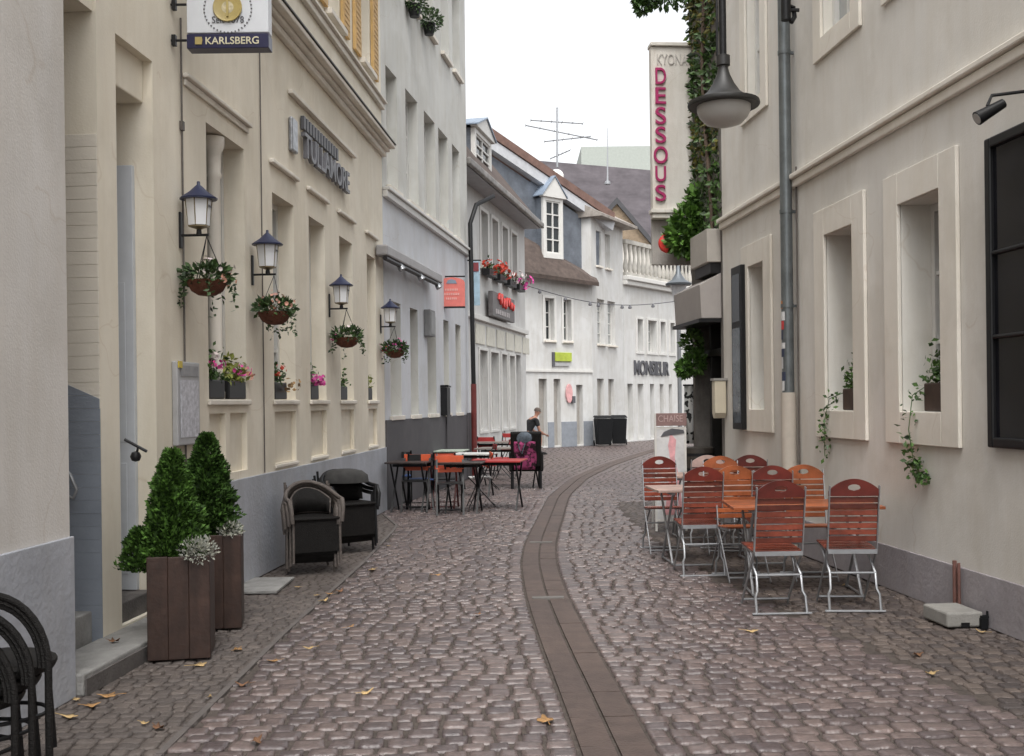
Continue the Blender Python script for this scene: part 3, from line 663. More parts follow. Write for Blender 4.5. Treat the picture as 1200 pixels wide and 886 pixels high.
mb = MB(); mb.solid(A, (0, 5, 0)); mb.build('gable_wall', M_WOODG, t_g)
a, b_, c = dp(723, 231, 49.8), dp(768, 284, 49.8), dp(704, 252, 49.8)
mb = MB(); mb.solid([a, b_, b_+Vector((0, 6, 0)), a+Vector((0, 6, 0))], (0, 0, -.3)); mb.solid([c, a, a+Vector((0, 6, 0)), c+Vector((0, 6, 0))], (0, 0, -.3)); mb.build('roof', P('dark_verge', (.05, .05, .055), .6), t_g)
mb = MB(); mb.box(A[0].x, A[1].x, 50.3, 55, 0, A[0].z-.02); mb.build('wall', M_WHITE, t_g)
# antennas and dish
t_an = thing('roof_antenna', 'tall rooftop aerial with several cross rods above the mauve roof', 'antenna', dp(653, 195, 60))
mb = MB(); a, b_ = dp(653, 196, 60), dp(653, 126, 60); mb.tube([a, b_], .06, 6); mb.build('mast', M_STEEL, t_an)
for v, x0, x1, y0, y1 in ((143, 622, 683, 141, 145), (160, 616, 700, 147, 164), (170, 638, 692, 166, 160), (182, 645, 668, 186, 176)):
    mb = MB(); mb.tube([dp(x0, y0, 60), dp(x1, y1, 60)], .036, 5)
    for i in range(6):
        q = dp(x0+(x1-x0)*i/5, y0+(y1-y0)*i/5, 60); mb.tube([q-Vector((0, .5, .06)), q+Vector((0, .5, .06))], .016, 4)
    mb.build('boom', M_STEEL, t_an)
mb = MB(); mb.tube([dp(712, 214, 56), dp(712, 150, 56)], [.05, .015], 6); mb.lathe([(.16, 0), (.16, .12), (.05, .2)], dp(712, 216, 56), 8)
tag(mb.build('whip_antenna', M_STEEL, origin=dp(712, 216, 56)), 'thin white whip aerial standing on the mauve roof', 'antenna')
t_d = thing('satellite_dish', 'white round satellite dish on the roof edge of the gabled house', 'satellite dish', dp(651, 212, 39.2))
mb = MB(Matrix.Translation(dp(652, 206, 39.2)) @ Matrix.Rotation(R(75), 4, 'X')); mb.lathe([(0, .06), (.15, .05), (.26, .01), (.27, 0), (.26, -.012), (.15, .03), (0, .04)], (0, 0, 0), 16); mb.build('dish', M_WTRIM, t_d)
mb = MB(); mb.tube([dp(651, 207, 39.25), dp(650, 216, 39.3)], .02, 6); mb.build('arm', M_STEEL, t_d)

# ------------------------------------------------------------------ right side houses
R1E = R1.s(848, 400)
t_r1 = thing('taupe_house', 'taupe rendered house on the right with deep framed windows and a moulded band', 'house', R1.w(2, -3, 0))
lo = [(R1.s(1106, 360), R1.s(1057, 360), 1.49, 3.17), (R1.s(1003, 380), R1.s(970, 380), 1.49, 3.17), (R1.s(898, 400), R1.s(880, 400), 1.49, 3.17)]
up = []
for u0, u1 in ((1075+6, 1042+8), (1000, 965), (893, 875.5)):
    a, b_ = R1.s(u0, 40), R1.s(u1, 40); up.append((a, b_, 5.08, 7.0))
up[0] = (lo[0][0]+.1, lo[0][1]+.06, 5.08, 7.0)
mb = MB(R1); mb.wall(-11, R1E, 0, 9, [(*q, .32) for q in lo]+[(*q, .16) for q in up], D=6, mr=1); mb.build('wall', [M_R1, stucco('white_reveal', (.72, .70, .65))], t_r1)
for q in lo: window(R1, t_r1, *q, .32, 2, 3, surround=(.26, M_TRIM, .035))
for q in up: window(R1, t_r1, *q, .16, 2, 3, surround=(.2, M_TRIM, .035), gm=M_GLASSL)
hb1 = R1.h(1060, 141, .05)
mb = MB(R1); mb.box(-11, R1E-.01, .002, .05, hb1-.02, hb1+.06); mb.box(-11, R1E-.01, .002, .085, hb1+.063, hb1+.115); mb.build('band_course', M_TRIM, t_r1, bevel=.012)
hp1 = R1.h(1120, 662); mb = MB(R1); mb.box(-11, R1E, .002, .02, 0, hp1); mb.build('plinth', M_PLINR, t_r1, bevel=.006)
roof(R1, t_r1, -11, R1E, 9.0)
# neighbouring house with the sign bay
R2E = R1.s(812, 440)
t_r2 = thing('ivy_house', 'narrow shaded house with ivy, jutting sign bay and dark shop entrance', 'house', R1.w(R1E+.8, -3, 0))
sh0, sh1 = R1E+.12, R2E-.12
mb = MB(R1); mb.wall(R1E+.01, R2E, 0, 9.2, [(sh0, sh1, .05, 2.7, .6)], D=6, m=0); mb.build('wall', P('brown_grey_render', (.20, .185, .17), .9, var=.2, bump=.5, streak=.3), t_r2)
mb = MB(R1)
for i in range(4): x = sh0+(sh1-sh0)*i/3; mb.box(x-.04, x+.04, -.5, -.3 if i % 2 else -.1, .05, 2.69)
mb.box(sh0, sh1, -.5, -.1, 2.2, 2.3); mb.box(sh0, sh1, -.5, -.1, .05, .5)
ws = mb.build('shopfront', P('black_brown_timber', (.012, .011, .010), .5, var=.3, spec=.3), t_r2, bevel=.008)
MB(R1).box(sh0+.01, sh1-.01, -.56, -.53, .06, 2.68).build('pane', M_GLASS, ws)
yb_ = R1.w(R2E-.16, .3, 0).y; bo = (dp(764.5, 150, yb_)-R1.p).dot(R1.n)
hB0, hB1 = dp(790, 309, yb_).z, dp(790, 50, yb_).z; hL = dp(790, 245, yb_).z
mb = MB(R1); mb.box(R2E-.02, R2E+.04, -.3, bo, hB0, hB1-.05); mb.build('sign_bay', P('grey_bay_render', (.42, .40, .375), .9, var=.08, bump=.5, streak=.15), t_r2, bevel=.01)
roof(R1, t_r2, R1E+.02, R2E, 9.2, rise=2.0)
t_sg = thing('vertical_sign', 'tall pale vertical sign reading DESSOUS in magenta letters', 'sign', R1.w(R2E-.08, .3, hL))
mb = MB(R1); mb.box(R2E-.16, R2E-.024, -.04, bo+.012, hL+.002, hB1-.06); mb.build('panel', M_SIGNB, t_sg, bevel=.01)
mb = MB(R1); mb.box(R2E-.2, R2E+.03, -.06, bo+.022, hB1-.055, hB1); mb.build('coping', M_SIGNB, t_sg, bevel=.01)
mb = MB(R1); mb.box(R2E-.20, R2E-.022, -.06, bo+.04, hL-.06, hL+.0); mb.box(R2E-.17, R2E-.022, -.06, bo+.02, hL-.13, hL-.063); mb.build('ledge', M_SIGNB, t_sg, bevel=.01)
for i, ch in enumerate('DESSOUS'):
    cxp = 774; v0, v1 = ((80, 99), (103, 122), (126, 146), (149, 168), (172, 192), (195, 213), (217, 236))[i]
    a = dp(cxp, v1, R1.w(R2E-.16, bo-.12, 0).y); b_ = dp(cxp, v0, R1.w(R2E-.16, bo-.12, 0).y)
    s_, o_, z_ = R1.M.inverted() @ a
    text(t_sg, 'letter', ch, R1.w(R2E-.162, o_, a.z), -R1.n, (0, 0, 1), b_.z-a.z, M_MAG, width=.20 if ch == 'O' else .15, depth=.03, bold=.006)
lx = R1.w(R2E-.162, bo*.5, dp(790, 76, yb_).z)
text(t_sg, 'faded_lettering', 'KYONA', lx, -R1.n, (0, 0, 1), .15, P('faded_letters', (.52, .49, .45), .8), width=.44, depth=.012)
# ------------------------------------------------------------------ pub front: lanterns, baskets, window boxes, signs
def lantern_kind():
    t = thing('wall_lantern', '', 'lantern'); F = Matrix.Identity(4)        # local: x out of the wall, z up, origin at the wall plate
    mb = MB(); mb.box(.0, .018, -.022, .022, -.12, .22); mb.build('wall_plate', M_BLACK, t, bevel=.005)
    mb = MB(); mb.tube([(.01, 0, .0), (.24, 0, .0)], .012, 6); mb.tube([(.16, 0, 0), (.16, 0, .05)], [.025, .02], 8); mb.build('arm', M_BLACK, t)
    mb = MB(); mb.lathe([(.015, .05), (.05, .065), (.085, .075), (.085, .085)], (.16, 0, 0), 6, smooth=False)
    for j in range(6):
        g = 2*math.pi*(j+.5)/6; mb.tube([(.16+.083*math.cos(g), .083*math.sin(g), .085), (.16+.108*math.cos(g), .108*math.sin(g), .335)], .005, 5)
    mb.build('cage', P('brass_dark', (.20, .16, .09), .4, metal=.4), t)
    mb = MB(); mb.lathe([(.088, .09), (.106, .335)], (.16, 0, 0), 6, smooth=False); mb.build('glass', M_PAPER, t)
    mb = MB(); mb.lathe([(.150, .33), (.152, .345), (.075, .405), (.03, .455), (.014, .47), (.012, .50), (0, .505)], (.16, 0, 0), 12); mb.build('cap', M_BLUE, t)
    mb = MB(); mb.box(.255, .256, -.045, .045, .255, .275); mb.M = Matrix.Translation((0, 0, 0)); mb.build('mark', M_DGREY, t)
    return t
LK = Kind(lantern_kind()); ang = math.atan2(PUB.n.y, PUB.n.x)
def basket_kind(seed):
    t = thing('hanging_basket', '', 'flower basket')                        # origin at the hook
    mb = MB()
    for g in (0.3, 2.4, 4.5): mb.tube([(0, 0, 0), (.15*math.cos(g), .15*math.sin(g), -.38)], .004, 4)
    mb.build('chain', M_BLACK, t)
    mb = MB(); mb.lathe([(0, -.50), (.07, -.49), (.125, -.455), (.155, -.40), (.165, -.37), (.15, -.37), (0, -.39)], (0, 0, 0), 18); mb.build('bowl', M_COCO, t)
    mb = MB(); p, d = blob((0, 0, -.33), .2, 420, (1, 1, .5), .2); leaf_cloud(mb, p, .06, outward=d)
    for k in range(7):
        g = rng.uniform(0, 6.28); L_ = rng.uniform(.1, .3); q = [(.17*math.cos(g)*(1+.3*f), .17*math.sin(g)*(1+.3*f), -.36-L_*f) for f in np.linspace(0, 1, 14)]
        leaf_cloud(mb, q, .05)
    mb.build('foliage', M_LEAFD, t)
    return t
def petals(t, c, r, n, mat, size=.045, squash=(1, 1, .6)):
    mb = MB(); p, d = blob(c, r, n, squash, .5)
    for q, e in zip(p, d):
        e = Vector(e); a = e.orthogonal().normalized(); b_ = e.cross(a); s = size*rng.uniform(.6, 1.1)
        vs = [Vector(q)]+[Vector(q)+(a*math.cos(g)+b_*math.sin(g))*s*.5+e*s*.15 for g in np.linspace(0, 6.28, 7)[:-1]]
        mb.add(vs, [(0, i, i % 6+1) for i in range(1, 7)])
    return mb.build('blossom', mat, t)
lam = [((213, 276), (245, 368)), ((297, 322), (320, 398)), ((387, 362), (409, 415)), ((447, 383), (460, 425))]
ltxt = ['biggest and nearest navy capped lantern above the pink window boxes', 'second navy capped lantern along the pub front, between its first windows',
        'third navy capped lantern, on the pub pier below the facade lettering', 'smallest and farthest navy capped lantern, at the corner of the white house']
btxt = ['biggest hanging basket of trailing green and pale flowers under the nearest lantern', 'hanging basket with salmon flowers and dense foliage under the second lantern',
        'hanging basket with a pink bloom on its right side under the third lantern', 'small farthest hanging basket with pink flowers beside the white house']
for i, ((u, v), (bu, bv)) in enumerate(lam):
    F = PUB if i < 3 else PUB
    s, h = F.pix(u, v, .02); LK.put(F.w(s, .004, h), ang, ltxt[i], 'lanterns along the pub front', (.95, .84, .82))
    b = basket_kind(i); b['label'] = btxt[i]; b['group'] = 'flower baskets under the lanterns'
    petals(b, (.02, 0, -.28), .22, (26, 34, 14, 24)[i], (M_WHITEF, M_PEACH, M_WHITEF, M_PINK)[i])
    if i in (0, 1, 3): petals(b, (.12, .05, -.36), .1, 8, (M_PEACH, M_PEACH, M_PINK, M_REDF)[i])
    if i == 2: petals(b, (.1, .12, -.36), .06, 9, M_PINK)
    b.location = F.w(s, .215, h-.012); b.rotation_euler = (0, 0, ang+i)
    b.scale = (.95, .95, .92)
def box_thing(F, s0, s1, h, o0, o1, hh, label, flowers, seed, foliage=M_LEAF, spread=.12, nleaf=220):
    t = thing('window_box', label, 'flower box', F.w((s0+s1)/2, (o0+o1)/2, h), 'flower boxes on the pub window sills' if F is PUB else None)
    mb = MB(F); mb.box(s0, s1, o0, o1, h, h+hh); mb.build('trough', M_BLACK if F is PUB else P('brown_trough', (.06, .035, .025), .6, var=.3), t, bevel=.012)
    mb = MB(); L_ = s1-s0; pts = []
    for k in range(nleaf): pts.append(F.w(rng.uniform(s0-.03, s1+.03), (o0+o1)/2+rng.normal(0, .05), h+hh+abs(rng.normal(0, spread))*.8))
    leaf_cloud(mb, pts, .06); mb.build('foliage', foliage, t)
    for (fs, fo, fh, r, n, m) in flowers: petals(t, F.w(s0+L_*fs, fo, h+hh+fh), r, n, m)
    return t
hB = WB+.004
box_thing(PUB, b0+.01, bm0, hB, -.16, .0, .16, 'left black box under the column with magenta blooms', [(.5, 0, .13, .08, 16, M_PINK), (.2, .02, .2, .05, 8, M_WHITEF)], 1)
box_thing(PUB, bm1-.005, b1-.01, hB, -.16, .0, .16, 'right black box under the column with yellow green leaves and pink blooms', [(.6, .02, .1, .10, 14, M_PINK), (1.1, .03, .08, .1, 16, M_PEACH)], 2, foliage=P('lime_leaf', (.20, .24, .05), .5, island=.5))
ft = ['black sill box spilling dry tan foliage and red blooms in the second pub bay', 'black sill box crowded with magenta petunias in the third pub bay', 'black sill box of plain green herbs in the fourth pub bay', 'small black pot of yellow green leaves in the last narrow pub bay']
for i, (a, b_, c, d) in enumerate(bays):
    w_ = (.42, .34, .34, .26)[i]
    fl = [[(.3, 0, .12, .09, 16, M_REDF), (.8, .05, -.02, .13, 30, P('tan_leaf', (.40, .26, .12), .7, island=.4))], [(.4, .02, .06, .12, 40, M_PINK), (.9, .04, .02, .06, 10, M_PINK)], [], []][i]
    box_thing(PUB, a+.02, a+.02+w_, hB, -.18, .0, .17, ft[i], fl, 3+i, foliage=(M_LEAFD, M_LEAFD, M_LEAF, MATS['lime_leaf'])[i], nleaf=160)
# facade lettering with raised logo plate and bar
t_let = thing('facade_sign', 'three dimensional grey pub lettering with a small logo below the cornice', 'sign', PUB.w(PUB.s(370, 170), .05, 4.2))
s0_, z0_ = PUB.pix(347, 188); s1_, z1_ = PUB.pix(405, 224)
text(t_let, 'lettering', 'TULLAMORE', PUB.w((s0_+s1_)/2, .03, (z0_+z1_)/2), PUB.d, (0, 0, 1), .27, P('slate_letters', (.15, .15, .165), .45, metal=.2), width=(s1_-s0_)*.92, depth=.05, bold=.01)
s0_, z0_ = PUB.pix(351, 140); s1_, z1_ = PUB.pix(393, 177)
mb = MB(PUB); n = 13
for i in range(n): x = s0_+(s1_-s0_)*i/n; mb.box(x, x+(s1_-s0_)/n*.62, .012, .05, z0_-.10, z0_+.04)
mb.build('small_letters', M_DGREY, t_let)
mb = MB(PUB); sa, za = PUB.pix(338, 152); mb.box(sa-.02, sa+.2, .004, .05, za-.22, za+.14); mb.build('logo_plate', P('pewter', (.30, .31, .33), .35, metal=.4, var=.4, vscale=14), t_let, bevel=.02)
mb = MB(PUB); sa, za = PUB.pix(337, 106); sb, zb = PUB.pix(413, 174); mb.box(sa, sb, .004, .06, za-.03, za+.015); mb.build('light_strip', M_TRIM, t_let, bevel=.006)
# bracket sign
yS = 8.02; bl, br = dp(219, 57, yS), dp(315, 57, yS); SX = Vector((1, 0, 0))
t_s = thing('hanging_sign', 'white beer sign with gold crest and navy KARLSBERG strip, jutting out high on the pub', 'sign', (bl.x, yS, bl.z))
mb = MB(); mb.box(bl.x, br.x, yS, yS+.12, bl.z+.115, bl.z+.95); mb.build('panel', M_SIGNW, t_s, bevel=.008)
mb = MB(); mb.box(bl.x, br.x, yS-.004, yS+.124, bl.z, bl.z+.108); mb.build('name_strip', M_NAVY, t_s, bevel=.004)
text(t_s, 'lettering', 'KARLSBERG', ((bl.x+br.x)/2+.035, yS-.006, bl.z+.028), SX, (0, 0, 1), .055, P('cream_letters', (.60, .56, .40), .5), width=.40, depth=.003, bold=.012)
mb = MB(); x = bl.x+.065; mb.prism([(x, bl.z+.028), (x+.05, bl.z+.028), (x+.055, bl.z+.06), (x+.05, bl.z+.083), (x, bl.z+.083)], yS-.012, yS-.006); mb.build('emblem', M_GOLD, t_s)
cc = dp(267, 9, yS); mb = MB(Matrix.Translation((cc.x, yS-.002, cc.z)) @ Matrix.Rotation(R(90), 4, 'X'))
mb.lathe([(.078, 0), (.105, .004), (.11, .012), (.105, .016), (.078, .008)], (0, 0, 0), 28); mb.build('crest_ring', M_GOLD, t_s)
mb = MB(Matrix.Translation((cc.x, yS-.001, cc.z)) @ Matrix.Rotation(R(90), 4, 'X')); mb.lathe([(.079, .003), (.04, .010), (0, .012)], (0, 0, 0), 24); mb.build('crest', P('pale_gold', (.48, .42, .27), .5, var=.4, vscale=30), t_s)
mb = MB(); mb.box(cc.x-.008, cc.x+.008, yS-.022, yS-.012, cc.z-.07, cc.z+.07); mb.build('crest_stem', M_GOLD, t_s)
text(t_s, 'lettering', 'Seit 1878', (cc.x, yS-.002, dp(267, 27, yS).z), SX, (0, 0, 1), .05, M_DGREY, width=.24, depth=.003)
mb = MB(); rr = .178
for k in range(40):
    g = 2*math.pi*k/40
    if .3 < (k/40) < .95 or True:
        q = Vector((cc.x+rr*math.cos(g), yS-.004, cc.z-.01+rr*math.sin(g))); tn = Vector((-math.sin(g), 0, math.cos(g)))
        mb.bar(q-tn*.005, q+tn*.005, .012, .003, (0, 1, 0))
mb.build('ring_of_letters', M_DGREY, t_s)
for v in (5, 47):
    mb = MB(); a = dp(206, v, yS+.05); mb.tube([(PUB.w(PUB.s(206, v), -.02, 0).x, yS+.06, a.z), (bl.x+.01, yS+.06, a.z)], .01, 6)
    mb.box(a.x-.03, a.x, yS+.04, yS+.08, a.z-.04, a.z+.04); mb.build('bracket', M_BLACK, t_s)
# cable down the pub front, menu case, door pull
s, h0 = PUB.pix(211, 150); mb = MB(PUB); mb.tube([(s, .015, 4.6), (s, .015, 3.9), (s, .015, 1.0)], .008, 6); mb.box(s-.02, s+.02, .003, .03, h0-.02, h0+.05)
tag(mb.build('lightning_cable', P('brown_cable', (.10, .085, .075), .6), origin=PUB.w(s, 0, 2)), 'thin brown cable running straight down the pub front beside the first lantern', 'cable')
s, h0 = PUB.pix(304, 150); mb = MB(PUB); mb.tube([(s, .012, 5.0), (s, .012, 3.6), (s, .012, .96)], .006, 6)
tag(mb.build('lightning_cable', MATS['brown_cable'], origin=PUB.w(s, 0, 2)), 'thin brown cable running down the pub front behind the second lantern', 'cable')
s0_, hT_ = PUB.pix(208, 423, .05); s1_, hL_ = PUB.pix(235, 520, .05)
t_m = thing('menu_case', 'narrow white menu case with a yellow tag on the pub wall behind the conifers', 'menu case', PUB.w(s0_, .05, hL_))
mb = MB(PUB); mb.box(s0_, s1_, .004, .05, hL_, hT_); mb.build('case', P('grey_case', (.40, .40, .41), .4, metal=.2), t_m, bevel=.008)
MB(PUB).box(s0_+.05, s1_-.04, .051, .055, hL_+.06, hT_-.14).build('paper', P('printed_paper', (.50, .50, .54), .6, var=.35, vscale=26), t_m)
MB(PUB).box(s0_+.06, s1_-.05, .051, .058, hT_-.11, hT_-.03).build('header', P('grey_header', (.26, .26, .27), .5, var=.3), t_m)
MB(PUB).box(s0_+.0, s0_+.07, .052, .062, hT_-.05, hT_).build('price_tag', P('yellow_tag', (.52, .40, .05), .5), t_m)
s, h = PUB.pix(158, 524, -.1)
t_p = thing('door_bar', 'black diagonal bar with a round knob at the pub doorway', 'door bar', PUB.w(s, .0, h))
a = dp(146, 515, 6.95); b_ = dp(172, 529, 6.95)
MB().tube([a, b_], .010, 8).build('bar', M_BLACK, t_p)
mb = MB(); k = dp(159, 535, 6.95); mb.lathe([(0, -.035), (.025, -.027), (.036, 0), (.025, .027), (0, .035)], k, 14); mb.tube([k, dp(162, 524, 6.95)], .008, 6); mb.build('knob', M_BLACK, t_p)

# ------------------------------------------------------------------ planters with conifers
def planter(u, v, half, hgt, label, rz=0):
    c = gp(u, v); t = thing('planter', label, 'planter', c); r = Matrix.Translation(c+Vector((0, half, 0))) @ Matrix.Rotation(rz, 4, 'Z')
    mb = MB(r); e = .018
    for sx in (-1, 1):
        n = 3
        for i in range(n):
            x0 = -half+2*half*i/n; x1 = x0+2*half/n-.001
            mb.box(x0, x1, sx*half-e*(sx > 0), sx*half+e*(sx < 0), .015, hgt+rng.normal(0, .002)); mb.box(sx*half-e*(sx > 0), sx*half+e*(sx < 0), max(x0, -half+e+.001), min(x1, half-e-.001), .015, hgt+rng.normal(0, .002))
    mb.build('box', M_PLANT, t, bevel=.004)
    MB(r).box(-half+e+.002, half-e-.002, -half+e+.002, half-e-.002, .02, hgt-.05).build('soil', M_SOIL, t)
    return c+Vector((0, half, hgt)), t
def conifer(at, h, r, label, lobes=(), seed=1, n=9500):
    t = thing('conifer', label, 'conifer', at); mb = MB(Matrix.Translation(at)); mb.tube([(0, 0, -.04), (0, .01, h*.5), (.01, 0, h*.92)], [.03, .018, .005], 7); mb.build('trunk', M_BARK, t)
    pts = []; out = []
    ph = rng.uniform(0, 6.28, 8)
    def prof(f): return (min(1, f/.12)**.6)*(1-max(0, f-.34)/.67)**.62
    for cxo, cyo, z0, hh, rr, wgt in [(0, 0, 0, h, r, 1.0), *lobes]:
        for k in range(int(n*wgt)):
            f = rng.random()**.85*.985; g = rng.uniform(0, 6.28)
            bump = 1+.16*math.sin(3*g+9*f+ph[0])+.16*math.sin(5*g-13*f+ph[1])+.16*math.sin(23*f+2*g+ph[2])
            q = rr*prof(f)*bump*(.45+.55*rng.random()**.4)
            pts.append(at+Vector((cxo+q*math.cos(g), cyo+q*math.sin(g), z0+hh*f))); out.append((math.cos(g), math.sin(g), .5))
    mb = MB(); leaf_cloud(mb, pts, .036, outward=out, up=.4, jitter=.9, narrow=.5)
    mb.build('crown', M_THUJA, t); return t
a1, _ = planter(203, 776, .190, .66, 'tall dark brown wooden planter nearest the camera beside the steps', R(11))
a2, _ = planter(246, 740, .185, .68, 'second dark brown wooden planter half hidden behind the first, against the plinth', R(11))
conifer(a1+Vector((-.05, 0, -.04)), .70, .15, 'bushy conifer with a low side lobe in the front wooden planter', [(-.20, -.05, -.08, .28, .105, .22), (-.1, .02, -.08, .36, .12, .22), (.07, .0, -.04, .46, .12, .3), (-.02, -.06, -.02, .56, .13, .3)])
conifer(a2+Vector((-.05, -.02, -.04)), .76, .16, 'slimmer conifer in the rear wooden planter against the pub wall', [(.07, .02, -.02, .5, .13, .3), (-.07, -.03, 0, .6, .12, .3)])
def small_plant(name, label, cat, at, r, n, mat, size, squash=(1, 1, .7), petal=None, group=None):
    t = thing(name, label, cat, at, group); mb = MB(); p, d = blob(at, r, n, squash, .1); leaf_cloud(mb, p, size, outward=d, up=.5); mb.build('foliage', mat, t)
    if petal: petals(t, at+Vector((0, 0, r*.3)), r*.9, petal[0], petal[1], size*.8)
    return t
small_plant('silver_ragwort', 'pale silvery ragwort spilling over the right rim of the front planter', 'plant', a1+Vector((.14, -.12, .03)), .12, 620, M_SILVER, .024)
small_plant('silver_ragwort', 'pale silvery ragwort on the right edge of the rear planter', 'plant', a2+Vector((.13, -.1, .03)), .09, 400, M_SILVER, .023)

# ------------------------------------------------------------------ wicker armchairs in stacks
def wicker(mat_rail, mat_seat, label=''):
    t = thing('wicker_armchair', label, 'armchair')                         # faces -y, 0.56 wide
    legs = [(-.24, -.24), (.24, -.24), (-.21, .2), (.21, .2)]
    for x, y in legs:
        top = .64 if y < 0 else .78
        MB().tube([(x*1.02, y*1.05, 0), (x, y, .42), (x*1.08, y*(.9 if y < 0 else 1.1), top)], .014, 8).build('leg', mat_rail, t)
    mb = MB(); n = 26; path = []                                         # arm and back rail, one hoop
    for i in range(n+1):
        g = math.pi*i/n; path.append((.275*math.cos(g)*1.0, -.12+.37*max(0,math.sin(g))**.8, .625+.15*max(0,math.sin(g))**1.4))
    path = [(.255, -.27, .40), (.268, -.275, .54), (.275, -.22, .62)]+path+[(-.275, -.22, .62), (-.268, -.275, .54), (-.255, -.27, .40)]
    mb.tube(path, .022, 9); mb.build('arm_rail', mat_rail, t)
    mb = MB(); vs = []; k = 15
    for i in range(k):
        g = math.pi*(.13+.74*i/(k-1)); x, y = .265*math.cos(g), -.12+.36*max(0,math.sin(g))**.8; zt = .625+.15*max(0,math.sin(g))**1.4
        vs += [(x*.80, y-.07, .47), (x*.86, y-.03, zt-.06)]
    mb.add(vs, [(2*i, 2*i+2, 2*i+3, 2*i+1) for i in range(k-1)], 0, True)
    MB().tube([vs[1]]+[vs[2*i+1] for i in range(1, k)]+[vs[2*(k-1-i)] for i in range(k)], .009, 6, closed=True).build('panel_frame', mat_rail, t)
    ob = mb.build('back_panel', mat_seat, t); md = ob.modifiers.new('thickness', 'SOLIDIFY'); md.thickness = .018
    mb = MB(); mb.prism([(-.25, .42), (.25, .42), (.25, .45), (-.25, .45)], -.27, .2); mb.build('seat', mat_seat, t, bevel=.015)
    mb = MB(); mb.box(-.232, .232, -.245, -.228, .10, .419); mb.box(.215, .232, -.227, .18, .14, .419); mb.box(-.232, -.215, -.227, .18, .14, .419); mb.build('seat_apron', mat_seat, t)
    return t
WA = Kind(wicker(M_WICK, M_DARK)); WB_ = Kind(wicker(M_BLACK, M_DARK))
st1 = ['bottom brown wicker armchair of the nearer stack by the pub plinth', 'second brown wicker armchair from the ground in the nearer pub stack', 'third brown wicker armchair from the ground in the nearer pub stack', 'brown wicker armchair just under the topmost one of the nearer pub stack', 'topmost brown wicker armchair of the nearer stack by the pub plinth']
st2 = ['bottom black wicker armchair of the farther stack by the pub plinth', 'middle black wicker armchair of the farther stack by the pub plinth', 'topmost black wicker armchair of the farther stack by the pub plinth']
st3 = ['bottom black hoop backed chair of the stack at the lower left edge', 'middle black hoop backed chair of the stack at the lower left edge', 'topmost black hoop backed chair of the stack at the lower left edge']
for i in range(5): WA.put((-2.0+.014*i, 10.42-.04*i, .030*i), R((14, 18, 13, 19, 24)[i]), st1[i], 'stacked brown armchairs', (.92, .92, .94))
for i in range(3): WB_.put((-1.90+.03*i, 11.8-.05*i, .045*i), R((40, 44, 36)[i]), st2[i], 'stacked black armchairs at the pub')
def hoop_chair(label=''):
    t = thing('hoop_chair', label, 'chair'); hw = .235                       # seen from behind: an open hoop over a smaller woven hoop
    for k, name in ((1.0, 'back_hoop'), (.66, 'inner_hoop')):
        n = 18; pts = [(-hw*k, 0, .02 if k == 1 else .42)]+[(-hw*k*math.cos(math.pi*i/n), .03*math.sin(math.pi*i/n), .44+.30*(k**1.3)*math.sin(math.pi*i/n)) for i in range(n+1)]+[(hw*k, 0, .02 if k == 1 else .42)]
        MB().tube(pts, .015 if k == 1 else .012, 8).build(name, M_DARK, t)
    for i in range(2): s = 1-.07*(i+1); n = 18; MB().tube([(-hw*s*math.cos(math.pi*j/n), .01*i+.03*math.sin(math.pi*j/n), .44+.30*s*math.sin(math.pi*j/n)) for j in range(n+1)], .010, 6).build('rib', M_DARK, t)
    mb = MB(); mb.lathe([(.225, .40), (.235, .42), (.235, .435), (.20, .45), (0, .445)], (0, .2, 0), 22); mb.build('seat', M_DARK, t)
    for x in (-.19, .19): MB().tube([(x, .38, .01), (x*.9, .34, .42)], .013, 8).build('front_leg', M_BLACK, t)
    MB().tube([(hw*math.cos(g)*.85, .19+.17*math.sin(g), .22) for g in np.linspace(0, 6.28, 20)[:-1]], .009, 6, closed=True).build('stretcher', M_BLACK, t)
    return t
HC = Kind(hoop_chair())
for i in range(3): HC.put((-2.10-.045*i, 4.22-.05*i, .01+.055*(2-i)), R(14), st3[2-i], 'stacked black chairs at the corner house')
# dark cloth over the second stack, kept as a folded cover
mb = MB(); c = Vector((-1.86, 11.83, .84))
tag(mb.lathe([(.24, -.10), (.23, -.02), (.17, .03), (.08, .05), (0, .052)], c, 14, sx=1.1, sy=.8).build('seat_cushion', P('charcoal_cloth', (.035, .034, .033), .9, var=.4), origin=c), 'limp charcoal cushion lying on the farther armchair stack', 'cushion')
# paving slab in the corner and loose cover
mb = MB(); a = gp(302, 690); mb.box(a.x-.25, a.x+.22, a.y-.25, a.y+.5, .002, .02); tag(mb.build('stone_slab', M_STONE, origin=a), kind='structure')

